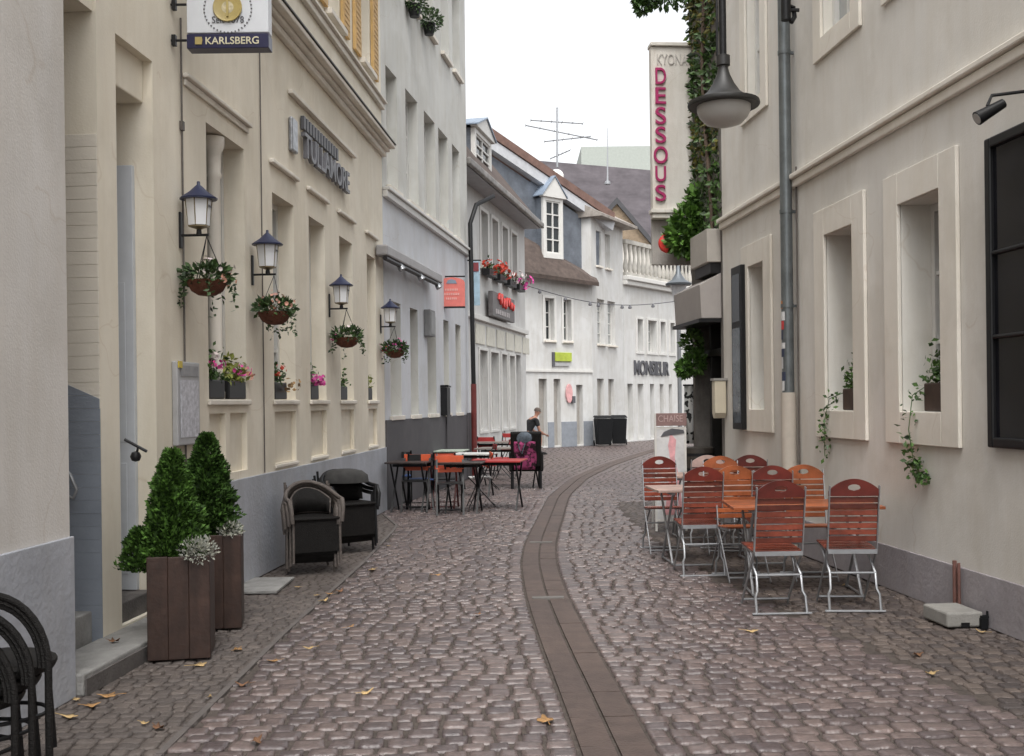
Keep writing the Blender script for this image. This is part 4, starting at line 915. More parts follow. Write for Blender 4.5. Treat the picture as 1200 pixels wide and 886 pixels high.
# ------------------------------------------------------------------ beer garden chairs and tables (right)
def arch(w, z0, z1, n=24):
    pts = []
    for i in range(n):
        f = i/(n-1); x = -w/2+w*f; pts.append((x, z0+(z1-z0)*(.28+.72*max(0,math.sin(math.pi*f))**.75)))
    return pts
def garden_chair(wood, label='', head=None):
    t = thing('garden_chair', label, 'garden chair')                        # faces +y, origin on the ground below the seat
    hw = .182
    def back(z): return -.17-.10*max(0, z-.44)/.56                          # slight recline
    for sx in (-1, 1):
        mb = MB(); mb.bar((sx*hw, .24, .0), (sx*hw, -.16, .46), .008, .028, (0, 0, 1)); mb.bar((sx*hw, -.16, .455), (sx*hw, back(.95), .95), .008, .028, (0, 1, 0))
        mb.build('upright', M_STEEL, t)
    mb = MB()
    for i in range(7):
        z = .525+i*.0495; y = back(z)
        mb.box(-hw+.005, hw-.005, y+.002, y+.016, z, z+.041)
    mb.build('backrest', wood, t, bevel=.004)
    zt = .872; o = arch(2*hw+.012, zt, 1.0); inner = []
    outl = [(x, z) for x, z in o]+[(hw+.006, zt), (0, zt-.003), (-hw-.006, zt)]
    m_ = len(outl)
    # oval hand hole, matched by angle to the outline
    cz = .935
    for x, z in outl:
        g = math.atan2((z-cz)*2.4, x); inner.append((.047*math.cos(g), cz+.024*math.sin(g)))
    mb = MB(); mb.ring(outl, inner, back(.94)+.004, back(.94)+.022); mb.build('headboard', head or wood, t)
    mb = MB()
    for i in range(6):
        y = -.15+i*.062; mb.box(-hw-.005, hw+.005, y, y+.05, .452+.004*i, .468+.004*i)
    mb.build('seat', wood, t, bevel=.004)
    for sx in (-1, 1): MB().bar((sx*(hw-.012), -.17, .440), (sx*(hw-.012), .22, .463), .012, .02).build('seat_rail', M_STEEL, t)
    MB().box(-hw, hw, -.185, -.17, .43, .462).build('seat_bar', M_STEEL, t)
    for sx in (-1, 1):
        MB().tube([(sx*(hw-.014), .12, .452), (sx*(hw-.014), -.17, .285), (sx*(hw-.012), -.195, .17), (sx*(hw+.006), -.21, .13), (sx*(hw+.006), -.245, .012)], .010, 7).build('rear_leg', M_STEEL, t)
    for z, y, k in ((.285, -.17, -.012), (.010, -.245, .04)):
        MB().tube([(-hw-k, y, z), (hw+k, y, z)], .009, 7).build('crossbar', M_STEEL, t)
    MB().tube([(-hw, .20, .04), (hw, .20, .04)], .009, 7).build('front_crossbar', M_STEEL, t)
    return t
GR, GO = Kind(garden_chair(M_REDW, head=P('dark_red_wood', (.105, .016, .011), .3, var=.35, vscale=7, island=.3))), Kind(garden_chair(M_ORW))
def garden_table(wood, w, d, label=''):
    t = thing('garden_table', label, 'garden table'); mb = MB(); n = 9
    for i in range(n): y = -d/2+d*i/n; mb.box(-w/2, w/2, y, y+d/n-.012, .715, .74)
    mb.build('tabletop', wood, t, bevel=.004)
    for sx in (-1, 1): MB().box(sx*w*.36-.02, sx*w*.36+.02, -d/2+.03, d/2-.03, .69, .714).build('batten', M_STEEL, t)
    for sx in (-1, 1):
        for sy in (-1, 1): MB().tube([(sx*w*.36, sy*(d/2-.06), .69), (sx*w*.36, -sy*(d/2-.10), .01)], .012, 7).build('leg', M_STEEL, t)
        MB().tube([(sx*w*.36, -d/2+.08, .02), (sx*w*.36, d/2-.08, .02)], .010, 6).build('foot_bar', M_STEEL, t)
    return t
GT = Kind(garden_table(M_ORW, 1.2, .68)); GT2 = Kind(garden_table(P('bleached_wood', (.46, .33, .28), .5, var=.2, island=.2), 1.1, .68))
gT = 'garden tables on the right'; gC = 'slatted garden chairs on the right'
GT.put((2.38, 8.85, 0), R(-3), 'orange brown slatted table between the two nearest rows of garden chairs', gT)
GT2.put((1.92, 10.62, 0), R(4), 'bleached slatted table behind the nearest one, with pale edges', gT)
GT2.put((2.3, 12.5, 0), R(2), 'bleached slatted table farthest back, almost hidden by chairs', gT)
def ch(K, u, v, rz, label):     # placed by its rear feet on the ground
    p = gp(u, v); K.put(p+Vector((math.sin(R(rz))*-.255, math.cos(R(rz))*.255, 0)) if True else p, R(rz), label, gC)
ch(GR, 917, 721, 2, 'front left red brown garden chair with its back to the camera')
ch(GR, 1003, 718, -4, 'front right red brown garden chair, nearest to the taupe wall plinth')
ch(GR, 826, 676, 3, 'red brown garden chair seen from behind at the street side of the second table')
GR.put((2.38, 9.98, 0), R(-3), 'dark red garden chair behind the orange faced chair, mostly hidden', gC)
GO.put((2.05, 9.56, 0), R(183), 'bright orange brown garden chair facing the camera behind the front left chair', gC)
GO.put((2.66, 9.56, 0), R(178), 'orange brown garden chair facing the camera between the two front chairs', gC)
GR.put((1.60, 11.35, 0), R(182), 'red garden chair at the far street side corner beside the poster stand', gC)
GO.put((2.22, 11.25, 0), R(176), 'orange brown garden chair facing the camera behind the second table', gC)
GT2_CH = Kind(garden_chair(P('pale_bleached_wood', (.50, .36, .32), .5, var=.2)))
GT2_CH.put((2.12, 11.95, 0), R(4), 'pale bleached garden chair in front of the dark shop entrance', gC)
GR.put((2.62, 11.9, 0), R(-6), 'dark red garden chair closest to the narrow window in the back row', gC)
# ------------------------------------------------------------------ right wall: boxes, pipe, showcase, lamps
def trail(t, pts, n, spread, mat, size=.05):
    mb = MB(); P_ = [Vector(p) for p in pts]; q = []
    for k in range(n):
        f = rng.random()*(len(P_)-1); i = int(f); q.append(P_[i].lerp(P_[i+1], f-i)+Vector(rng.normal(0, spread, 3)))
    leaf_cloud(mb, q, size); mb.tube(P_, .004, 4); mb.build('trailing_ivy', mat, t)
a, b_, c, d = lo[0]
w1 = box_thing(R1, a+.02, a+.40, 1.494, -.25, -.03, .22, 'brown flower box with long trailing ivy in the window nearest the black showcase', [], 31, M_LEAF, .15, 420)
s, h = R1.pix(1075, 470, .02)
trail(w1, [R1.w(a+.40, -.1, 1.72), R1.w(s, .06, 1.62), R1.w(s+.03, .08, 1.35), R1.w(s-.02, .07, 1.12), R1.w(s-.1, .06, 1.02), R1.w(s-.16, .08, .98)], 100, .03, M_LEAF, .055)
trail(w1, [R1.w(s-.02, .07, 1.12), R1.w(s-.10, .08, 1.02), R1.w(s-.2, .09, .96)], 70, .035, M_LEAF, .055)
a, b_, c, d = lo[1]
w2 = box_thing(R1, a+.02, a+.40, 1.494, -.25, -.03, .20, 'brown flower box with a thin ivy strand in the window beside the drainpipe', [], 32, M_LEAF, .14, 360)
s, h = R1.pix(972, 490, .03)
trail(w2, [R1.w(a+.40, -.1, 1.68), R1.w(s-.05, .05, 1.6), R1.w(s+.02, .07, 1.4), R1.w(s+.06, .06, 1.2), R1.w(s+.05, .06, 1.05)], 80, .028, M_LEAF, .05)
# drainpipe
s = R1.s(923, 300, .09); t_dp = thing('drainpipe', 'dark zinc drainpipe with stickers and a beige lower sleeve on the taupe house', 'drainpipe', R1.w(s, .09, 0)); pz = R1.h(926, 460, .09)
mb = MB(R1); mb.tube([(s, .10, pz-.05), (s, .10, 5), (s, .10, 8.9)], .062, 14)
mb.build('pipe', M_ZINC, t_dp)
mb = MB(R1); mb.tube([(s, .10, 0.0), (s, .10, pz)], .078, 14); mb.build('sleeve', M_CLAY, t_dp)
for z in (pz+.9, 3.55, 5.2, 6.9): mb = MB(R1); mb.tube([(s, .10, z-.02), (s, .10, z+.02)], .068, 14); mb.box(s-.012, s+.012, .003, .05, z-.015, z+.015); mb.build('pipe_clip', M_ZINC, t_dp)
zz = pz+.02
for i, (hh, m) in enumerate(((.10, M_STICKW), (.09, M_STICKB), (.12, M_STICKW), (.08, M_STICKB), (.06, M_STICKW), (.10, M_STICKB), (.09, M_STICKR), (.09, M_STICKW), (.08, M_STICKO))):
    mb = MB(R1); vs = []; n = 9
    for j in range(n):
        g = -2.9+2.6*j/(n-1)+.25*math.sin(i*2.1)
        g += math.pi/2*0; vs += [(s+.0645*math.cos(g+math.pi/2+.9), .10+.0645*math.sin(g+math.pi/2+.9), zz), (s+.0645*math.cos(g+math.pi/2+.9), .10+.0645*math.sin(g+math.pi/2+.9), zz+hh)]
    mb.add(vs, [(2*j, 2*j+2, 2*j+3, 2*j+1) for j in range(n-1)], 0, True); mb.build('sticker', m, t_dp); zz += hh+.004+(.03 if i % 3 == 1 else 0)
s2 = R1.s(934, 300, .02); mb = MB(R1); mb.tube([(s2, .02, .5), (s2, .02, 3), (s2, .02, 4.0)], .009, 6)
tag(mb.build('cable', MATS['brown_cable'], origin=R1.w(s2, 0, 2)), 'thin dark cable on the taupe wall just right of the drainpipe', 'cable')
q = R1.w(R1.s(921, 12, .25), .25, R1.h(921, 12, .25))
t_fx = thing('wall_floodlight', 'small black floodlight high on the drainpipe of the taupe house', 'floodlight', q)
mb = MB(Matrix.Translation(q)); mb.tube([(0, 0, .12), (0, 0, -.10)], .05, 10); mb.build('housing', M_BLACK, t_fx)
mb = MB(Matrix.Translation(q)); mb.tube([(0, 0, .05), (.08, .02, .03), (.09, .02, -.06), (.05, 0, -.12)], .025, 7); mb.tube([(0, 0, 0), (.13, .0, .0)], .02, 6); mb.build('bracket', M_BLACK, t_fx)
# narrow black sign, letter box lamp by the shop
sA, sB = R1.s(872.5, 400, .05), R1.s(861, 400, .05)
t_ns = thing('narrow_showcase', 'tall narrow black framed display case at the far corner of the taupe house', 'display case', R1.w((sA+sB)/2, .05, 1.4))
zA, zB = R1.h(866, 503, .05), R1.h(866, 312, .05)
MB(R1).box(sA, sB, .003, .09, zA, zB).build('case', M_BLACK, t_ns, bevel=.01)
MB(R1).box(sA+.05, sB-.05, .091, .095, zA+.08, zA+(zB-zA)*.62).build('pane', P('blue_grey_glass', (.10, .115, .13), .08, var=.5, vscale=5), t_ns)
MB(R1).box(sA+.05, sB-.05, .091, .094, zA+(zB-zA)*.66, zB-.1).build('upper_pane', M_GLASS, t_ns)
sA, sB = R1E-.16, R1E-.02; zA, zB = R1.h(849, 491, .2), R1.h(849, 445, .2)
t_wl = thing('box_lamp', 'cream box shaped wall lamp beside the dark shop entrance', 'wall lamp', R1.w(sA, .1, zA))
mb = MB(R1); mb.prism([(sA, zA+.07), (sA+.05, zA), (sB-.05, zA), (sB, zA+.07), (sB, zB), (sA, zB)], .02, .17); mb.build('body', P('cream_lamp', (.58, .52, .40), .5, var=.06), t_wl, bevel=.01)
MB(R1).box(sA-.01, sB+.005, .004, .185, zB+.001, zB+.03).build('lid', P('grey_lid', (.3, .29, .27), .5), t_wl)
# black showcase at the right edge
sA, sB = -2.2, R1.s(1164, 330); zA, zB = R1.h(1172, 525, .03), R1.h(1166, 160, .03)
t_sc = thing('black_showcase', 'large black framed glass showcase at the right edge of the photo', 'showcase', R1.w(sB-.5, .05, zA))
mb = MB(R1); k = .07
for q in ((sA, sA+k, zA, zB), (sB-k, sB, zA, zB), (sA+k, sB-k, zA, zA+k), (sA+k, sB-k, zB-k, zB)): mb.box(q[0], q[1], .003, .06, q[2], q[3])
for z in (.35, .62): mb.box(sA+k, sB-k, .02, .055, zA+(zB-zA)*z, zA+(zB-zA)*z+.03)
mb.build('frame', M_BLACK, t_sc, bevel=.012)
MB(R1).box(sA+.05, sB-.05, .01, .03, zA+.05, zB-.05).build('pane', P('showcase_glass', (.010, .010, .013), .10, var=.5, vscale=3, spec=.18), t_sc)
# arm spotlight above it
p0, p1, p2 = dp(1210, 106, 6.7), dp(1162, 112, 6.7), dp(1157, 124, 6.7)
t_sp = thing('arm_spotlight', 'small black spotlight on a thin arm above the black showcase', 'spotlight', p1)
wq = R1.w((p0-R1.p).dot(R1.d), .0, p0.z)
mb = MB(); mb.tube([wq, p0, p1, p2], .011, 7); mb.build('arm', M_BLACK, t_sp)
a, b_ = dp(1145, 139, 6.7), dp(1176, 121, 6.7); mb = MB(); mb.tube([a, a.lerp(b_, .3), b_], [.046, .040, .03], 12); mb.build('head', M_BLACK, t_sp)
mb = MB(); mb.tube([a.lerp(b_, -.015), a.lerp(b_, .01)], .036, 12); mb.build('lens', M_LAMPG, t_sp)
# rusty pipe, concrete base, small black box
s = R1.s(1119, 690, .05); mb = MB(R1); mb.tube([(s, .05, .0), (s, .05, R1.h(1119, 657, .05))], .016, 8); mb.tube([(s-.06, .05, .0), (s-.06, .05, R1.h(1119, 657, .05)-.01)], .012, 8)
for z in (.15, .3): mb.box(s-.01, s+.01, .003, .04, z, z+.02)
tag(mb.build('wall_pipe', M_RUST, origin=R1.w(s, .05, 0)), 'short rusty pipe pair rising from the ground along the mauve plinth', 'pipe')
a = gp(1110, 738); s_, o_, _ = R1.M.inverted() @ a
t_cb = thing('concrete_base', 'pale concrete parasol base block against the mauve plinth', 'base block', a)
o1 = max(.06, o_-.30); mb = MB(R1); mb.box(s_+.0, s_+.36, o1, o_, .012, .115); mb.build('block', M_CONC, t_cb, bevel=.014)
mb = MB(R1); mb.box(s_-.004, s_+.003, o1+.10, o_-.10, .012, .045); mb.build('grip_slot', M_BLACK, t_cb)
mb = MB(R1); s_ = R1.s(1149, 733, .08); mb.box(s_-.03, s_+.03, .04, .09, .0, .075); mb.box(s_-.025, s_+.025, .03, .085, .075, .09); mb.tube([(s_, .03, .02), (s_, .03, .12)], .008, 6)
tag(mb.build('bait_box', M_BIN, origin=R1.w(s_, .06, 0)), 'tiny black box on the pavement next to the concrete base', 'box')

# ------------------------------------------------------------------ hanging street lamp on its wall arm
yL = 10.0; c = dp(848, 122, yL); t_l = thing('hanging_lamp', 'big black bell shaped street lamp with frosted bowl hanging before the taupe house', 'street lamp', c)
rr = (dp(890, 120, yL)-dp(806, 120, yL)).length/2
mb = MB(Matrix.Translation(c)); mb.lathe([(rr*.80, -.02), (rr*.97, -.025), (rr, -.01), (rr*.98, .02), (rr*.66, .055), (rr*.46, .11), (rr*.30, .19), (rr*.19, .27), (rr*.14, .33), (rr*.14, .35), (rr*.19, .36), (rr*.19, .45), (rr*.12, .46)], (0, 0, 0), 32); mb.build('shade', P('grey_black_enamel', (.022, .021, .020), .5), t_l)
mb = MB(Matrix.Translation(c)); mb.lathe([(0, -.215), (rr*.25, -.208), (rr*.5, -.18), (rr*.67, -.12), (rr*.74, -.06), (rr*.74, -.02), (0, -.02)], (0, 0, 0), 30); mb.build('bowl', M_LAMPG, t_l)
top = 2.1; mb = MB(); mb.tube([c+Vector((0, 0, .45)), c+Vector((0, 0, top))], .034, 10); mb.tube([c+Vector((-.055, 0, .45)), c+Vector((-.055, 0, top))], .012, 6); mb.build('stem', M_BLACK, t_l)
s_ = (c-R1.p).dot(R1.d); mb = MB(); mb.tube([c+Vector((0, 0, top)), R1.w(s_, .02, c.z+top)], .034, 10); mb.tube([c+Vector((.1, 0, top)), R1.w(s_, .02, c.z+top+.5)], .018, 8); mb.build('arm', M_BLACK, t_l)

# ------------------------------------------------------------------ shop by the ivy house: canopy, trough, ivy, lantern sign
t_cn = thing('shop_canopy', 'beige box canopy over the dark shop entrance on the right', 'canopy', R1.w(R1E+.8, .2, 2.8))
zA, zB = 2.72, 3.30; yc = R1.w(R1E+.05, 0, 0).y; zA = dp(840, 373, yc).z; zB = dp(840, 322, yc).z
mb = MB(R1); oc = .29; vs = [(R1E+.06, o, z) for o, z in ((.003, zA), (oc-.02, zA), (oc, zB-.12), (.003, zB+.03))]+[(R2E-.1, o, z) for o, z in ((.003, zA), (oc-.02, zA), (oc, zB-.12), (.003, zB+.03))]
mb.add(vs, [(0,1,2,3), (7,6,5,4), (0,4,5,1), (1,5,6,2), (2,6,7,3), (3,7,4,0)]); mb.build('cover', P('beige_canopy', (.36, .33, .31), .75, var=.06), t_cn, bevel=.01)
mb = MB(R1); mb.box(R1E+.04, R2E-.08, .02, oc+.02, zA-.05, zA-.003); mb.build('frame', M_BLACK, t_cn)
zC, zD = dp(838, 318, yc).z, dp(838, 268, yc).z
t_tr = thing('wall_trough', 'pale box trough of trailing plants fixed above the beige canopy', 'trough', R1.w(R1E+.4, .15, zC))
mb = MB(R1); mb.box(R1E+.05, R1E+.9, .005, .19, zC+.12, zD); mb.build('box', P('beige_trough', (.42, .39, .35), .8, var=.06), t_tr, bevel=.01)
mb = MB(R1); mb.box(R1E+.08, R1E+.85, .005, .14, zC-.02, zC+.115); mb.build('bracket', M_BLACK, t_tr)
t_iv = thing('ivy', 'tall ivy column climbing between the DESSOUS sign and the taupe house', 'ivy', R1.w(R1E+1, .1, 0))
mb = MB(); pts = []; outs = []; m2 = MB(); py = []
for k in range(3300):
    u = rng.uniform(818, 847); v = rng.uniform(-60, 300); ww = .5+.5*math.sin(v*.05)+.3*math.sin(v*.13)
    u = 834+ (u-834)*(.75+.3*ww)
    y = rng.uniform(14.6, 15.6); p = dp(u, v, y); s_, o_, z_ = R1.M.inverted() @ p
    o_ = min(max(o_, .02), .36); s_ = R1E+.05+rng.uniform(0, R2E-R1E-.1)
    q = R1.w(s_, o_*rng.uniform(.35, 1), z_)
    (py if (abs(math.sin(v*.021+1.0)) > .55 and v < 200 and rng.random() < .5) else pts).append(q)
leaf_cloud(mb, pts[::2], .115); mb.build('foliage', M_LEAFD, t_iv); mb = MB(); leaf_cloud(mb, pts[1::2], .085); mb.build('young_foliage', M_LEAF, t_iv)
leaf_cloud(m2, py, .10); m2.build('autumn_foliage', P('olive_leaf', (.13, .13, .03), .55, island=.5), t_iv)
mb = MB(R1); pth = [(R1E+.5+.2*math.sin(z*1.3), .04, z) for z in np.linspace(3.6, 9, 16)]; mb.tube(pth, .03, 6); mb.build('stem', M_BARK, t_iv)
def bush(name, label, cat, blobs, size, mat, n=420):
    c0 = Vector(blobs[0][0]); t = thing(name, label, cat, c0); mb = MB()
    for cc, r, sq in blobs: p, d = blob(cc, r, n, sq, .25); leaf_cloud(mb, p, size, outward=d, up=.1, jitter=.7)
    mb.build('foliage', mat, t); return t
yb = 14.9
bush('trough_plant', 'bright green bushy plant overflowing the pale trough beside the red lantern', 'plant',
     [(dp(812, 262, yb), .28, (1, 1, 1)), (dp(800, 280, yb), .22, (1, 1, .9)), (dp(826, 240, yb), .24, (1, 1, 1.2)), (dp(822, 290, yb), .2, (1, 1, .8))], .12, P('bright_leaf', (.085, .19, .035), .5, island=.6))
bush('roof_vine', 'loose vine tips overhanging the eaves of the ivy house at the top of the photo', 'vine',
     [(dp(760, -2, 15.2), .16, (1.4, 1, .6)), (dp(785, -6, 15.2), .22, (1.5, 1, .7)), (dp(815, -12, 15.2), .3, (1.3, 1, .8)), (dp(752, 8, 15.2), .08, (1, 1, 1))], .10, M_LEAF, 170)
bush('hanging_plant', 'leafy green hanging plant under the street side end of the canopy', 'plant',
     [(dp(811, 402, 14.9), .16, (.8, .8, 1.2)), (dp(814, 425, 14.9), .15, (.9, .8, 1)), (dp(803, 432, 14.9), .09, (1, 1, 1))], .09, P('bright_leaf', (.085, .19, .035), .5), 260)
mb = MB(); c = dp(783, 285, 15.0); mb.M = Matrix.Translation(c) @ Matrix.Rotation(R(90), 4, 'X'); r_ = (dp(793, 285, 15.0)-c).length*1.15
mb.lathe([(0, -.05), (r_*.85, -.05), (r_, -.03), (r_, .03), (r_*.85, .05), (0, .05)], (0, 0, 0), 24)
t_rd = thing('round_sign', 'round red sign half hidden by the bright green trough plant', 'sign', c); mb.build('disc', M_REDL, t_rd)
mb = MB(); mb.tube([c, R1.w(R2E-.3, .02, c.z)], .015, 6); mb.build('arm', M_BLACK, t_rd)
# patterned cloth and dark barrel at the shop corner
yq = 15.3; a, b_ = dp(803, 520, yq), dp(823, 452, yq)
t_pc = thing('patterned_banner', 'white cloth banner with black blotches hanging at the shop corner', 'banner', (a.x, yq, a.z))
mb = MB(); n = 10; vs = []
for i in range(n):
    x = a.x+(b_.x-a.x)*i/(n-1); y = yq+.02*math.sin(i*1.6); vs += [(x, y, a.z), (x, y, b_.z)]
mb.add(vs, [(2*i, 2*i+2, 2*i+3, 2*i+1) for i in range(n-1)], 0, True)
mt = P('blotched_cloth', (.66, .66, .64), .85); nt = mt.node_tree; vo = nt.nodes.new('ShaderNodeTexNoise'); vo.inputs['Scale'].default_value = 11; vo.inputs['Detail'].default_value = 1
rp = nt.nodes.new('ShaderNodeValToRGB'); rp.color_ramp.interpolation = 'CONSTANT'; rp.color_ramp.elements[0].color = (.03, .03, .03, 1); rp.color_ramp.elements[1].position = .44; rp.color_ramp.elements[1].color = (.66, .66, .64, 1)
nt.links.new(nt.nodes['Texture Coordinate'].outputs['Object'], vo.inputs['Vector']); nt.links.new(vo.outputs['Fac'], rp.inputs[0]); nt.links.new(rp.outputs[0], nt.nodes['Principled BSDF'].inputs['Base Color'])
o = mb.build('cloth', mt, t_pc); o.modifiers.new('thickness', 'SOLIDIFY').thickness = .012
mb = MB(); mb.tube([(a.x-.02, yq, b_.z+.01), (b_.x+.12, yq, b_.z+.01)], .012, 6); mb.build('rod', M_BLACK, t_pc)
q = gp(816, 600); q = Vector((dp(818, 500, 14.7).x, 14.7, 0)); t_br = thing('dark_barrel', 'dark barrel table standing at the shop entrance behind the garden chairs', 'barrel', q)
mb = MB(); mb.lathe([(.20, 0), (.235, .3), (.24, .5), (.21, .95), (.19, .96), (0, .96)], q, 16); mb.build('staves', P('dark_stave', (.035, .028, .022), .6, var=.4), t_br)
for z in (.12, .36, .66, .86): mb = MB(); r_ = np.interp(z, [0, .3, .5, .95], [.20, .235, .24, .21])+.004; mb.lathe([(r_, z-.02), (r_, z+.02)], q, 16); mb.build('hoop', M_BLACK, t_br)

# ------------------------------------------------------------------ poster stand and street lamp
yP = 13.1; a, b_ = dp(768, 590, yP), dp(804, 484, yP)
t_ps = thing('poster_stand', 'tall white poster stand with brown header and pink print behind the garden chairs', 'poster stand', ((a.x+b_.x)/2, yP, 0))
zt = b_.z; zh = dp(786, 499, yP).z
mb = MB(); x0, x1 = a.x, b_.x
for x in (x0, x1-.025): mb.box(x, x+.025, yP, yP+.03, .0, zt)
mb.box(x0+.025, x1-.025, yP+.004, yP+.026, zh-.04, zh-.015); mb.box(x0+.025, x1-.025, yP+.004, yP+.026, .12, .145)
mb.build('frame', M_WTRIM, t_ps)
MB().box(x0+.02, x1+.005, yP-.012, yP+.0, zh, zt).build('header', M_BRNSIGN, t_ps, bevel=.004)
text(t_ps, 'header_lettering', 'CHAISE', ((x0+x1)/2, yP-.0135, zh+.05), (1, 0, 0), (0, 0, 1), .08, P('pale_brown_letters', (.45, .33, .32), .6), width=.3, depth=.003)
MB().box(x0+.026, x1-.026, yP+.008, yP+.02, .146, zh-.042).build('poster', P('grey_white_poster', (.62, .62, .62), .5, var=.2, vscale=5), t_ps)
mb = MB(); cx = (x0+x1)/2+.02; mb.prism([(cx-.10, .2), (cx+.12, .2), (cx+.09, .62), (cx+.03, .9), (cx+.05, 1.12), (cx-.02, 1.2), (cx-.05, 1.05), (cx-.02, .85)], yP+.003, yP+.0075); mb.build('pink_print', M_LPINK, t_ps)
mb = MB(); mb.prism([(cx-.14, 1.16), (cx+.16, 1.2), (cx+.14, 1.24), (cx+.0, 1.26), (cx-.10, 1.22)], yP+.001, yP+.0072); mb.build('dark_print', M_DGREY, t_ps)
for sx in (x0+.01, x1-.03): MB().bar((sx+.01, yP+.02, zh-.03), (sx+.01, yP+.45, .0), .02, .02).build('back_leg', M_WTRIM, t_ps)
yS2 = 22.0; c = dp(797, 500, yS2); pz = dp(797, 355, yS2).z
t_sl = thing('lantern_post', 'grey street lantern on a slim post in front of the boutique house', 'street lamp', (c.x, yS2, 0))
mb = MB(); mb.tube([(c.x, yS2, 0), (c.x, yS2, .9), (c.x, yS2, .95), (c.x, yS2, pz)], [.07, .065, .045, .04], 10); mb.build('post', P('grey_post', (.22, .23, .24), .5, metal=.3), t_sl)
MB().lathe([(.04, 0), (.10, .03), (.10, .05)], (c.x, yS2, pz), 10).build('collar', MATS['grey_post'], t_sl)
mb = MB(); mb.lathe([(.26, .36), (.27, .40), (.14, .48), (.06, .60), (.03, .76), (0, .78)], (c.x, yS2, pz), 12); mb.build('hood', P('grey_hood', (.13, .145, .16), .45, metal=.3), t_sl)
mb = MB(); mb.lathe([(.10, .052), (.17, .36)], (c.x, yS2, pz), 8); mb.build('glass', M_PAPER, t_sl)
mb = MB(); mb.lathe([(.05, .10), (.07, .25), (.03, .30)], (c.x, yS2, pz-.0), 8); mb.build('bulb', M_LPINK, t_sl)

# ------------------------------------------------------------------ shop row dressing (left, far)
yA = 21.9
t_dpl = thing('black_downpipe', 'black downpipe with a dark red foot between the white house and the shop house', 'downpipe', (dp(553, 400, yA+.8).x, yA+.8, 0))
mb = MB(); q0, q1, q2, q3 = dp(578, 230, 23.6), dp(558, 240, 22.9), dp(551, 262, 22.7), dp(555, 450, 22.7)
mb.tube([q0, q1, q2, q3], .05, 10); mb.build('pipe', M_BLACK, t_dpl)
mb = MB(); mb.tube([q3, Vector((q3.x, q3.y, 0))], .06, 10); mb.build('foot_pipe', P('oxide_red', (.14, .025, .022), .5, var=.3), t_dpl)
a = dp(529, 359, 20.5); t_pk = thing('salmon_sign', 'arched salmon pink hanging sign with a small blue emblem on the white house', 'sign', a)
x0, x1, z0, z1 = dp(514, 359, 20.5).x, dp(545, 359, 20.5).x, dp(529, 359, 20.5).z, dp(529, 325, 20.5).z; w_ = x1-x0
pts = [(x0, z0), (x1, z0), (x1, z1-.10)]+[(x1-w_*.5*(1-math.cos(g)), z1-.10+.10*math.sin(g)) for g in np.linspace(0, math.pi, 9)[1:-1]]+[(x0, z1-.10)]
mb = MB(); mb.prism(pts, 20.5, 20.56); mb.build('board', M_PSIGN, t_pk)
mb = MB(); mb.prism([(x0+w_*.3, z1-.12), (x1-w_*.3, z1-.12), (x1-w_*.35, z1-.06), (x0+w_*.5, z1-.03), (x0+w_*.35, z1-.06)], 20.492, 20.499); mb.build('emblem', M_BLUEMET, t_pk)
for i, k in enumerate((.5, .62, .42)):
    mb = MB(); z = z0+.30-.085*i; n = int(k*16)
    for j in range(n): x = x0+w_*(.5-k/2)+w_*k*j/n; mb.box(x, x+w_*k/n*.6, 20.494, 20.499, z, z+.04)
    mb.build('lettering_row', P('pale_pink_letters', (.75, .42, .38), .5), t_pk)
MB().box(x0, x1, 20.48, 20.58, z0-.03, z0-.004).build('lower_rail', M_BLACK, t_pk)
mb = MB(); xw = L2.w((a-L2.p).dot(L2.d), .0, 0).x; mb.tube([(xw, 20.62, z1+.03), (x1, 20.62, z1+.03)], .015, 6); mb.build('bracket', M_BLACK, t_pk)
s, h = L2.pix(521, 468, .05); mb = MB(L2); mb.box(s-.14, s+.14, .003, .13, h-.3, h+.22); mb.prism([(s-.15, h+.225), (s+.15, h+.225), (s+.15, h+.25), (s-.15, h+.27)], .003, .15)
t_mb = tag(mb.build('letterbox', M_BLACK, origin=L2.w(s, .06, h)), 'black letterbox on the white house above the charcoal plinth', 'letterbox')
t_pb = thing('wall_cabinet', 'grey wall cabinet between the white house windows above the tables', 'cabinet', L2.w(L2.s(506, 380, .1), .1, 3))
s, h = L2.pix(506, 378, .1); MB(L2).box(s-.2, s+.2, .003, .12, h-.25, h+.22).build('cabinet', P('grey_cabinet', (.20, .20, .20), .5), t_pb, bevel=.01); MB(L2).box(s-.16, s+.16, .121, .13, h-.21, h+.18).build('door', P('grey_cabinet_door', (.25, .25, .25), .5), t_pb)
# banner, red sign, flower troughs
a, b_ = dp(551.5, 358, 22.9), dp(562, 306, 22.9)
t_bn = thing('street_banner', 'pale blue vertical banner hanging beside the black downpipe', 'banner', (a.x, 22.9, a.z))
mb = MB(); mb.box(a.x, b_.x, 22.9, 22.92, a.z, b_.z); mb.build('cloth', M_TEAL, t_bn); mb = MB(); mb.box(a.x+.02, b_.x-.02, 22.885, 22.898, b_.z-.22, b_.z-.03); mb.build('print', P('maroon_print', (.25, .05, .06), .7), t_bn)
mb = MB(); mb.tube([(a.x-.06, 22.91, b_.z+.02), (b_.x+.03, 22.91, b_.z+.02)], .015, 6); mb.build('rod', M_BLACK, t_bn)
s0_, z0_ = L3.pix(577, 376, .2); s1_, z1_ = L3.pix(602, 349, .2)
t_rs = thing('shop_sign', 'dark grey shop sign with red script above the shop windows', 'sign', L3.w(s0_, .2, z0_))
zz0 = L3.h(589, 374, .2); zz1 = L3.h(589, 346, .2); MB(L3).box(s0_, s1_, .1, .22, zz0, zz1).build('board', P('sign_grey', (.13, .12, .12), .5, var=.2), t_rs, bevel=.01)
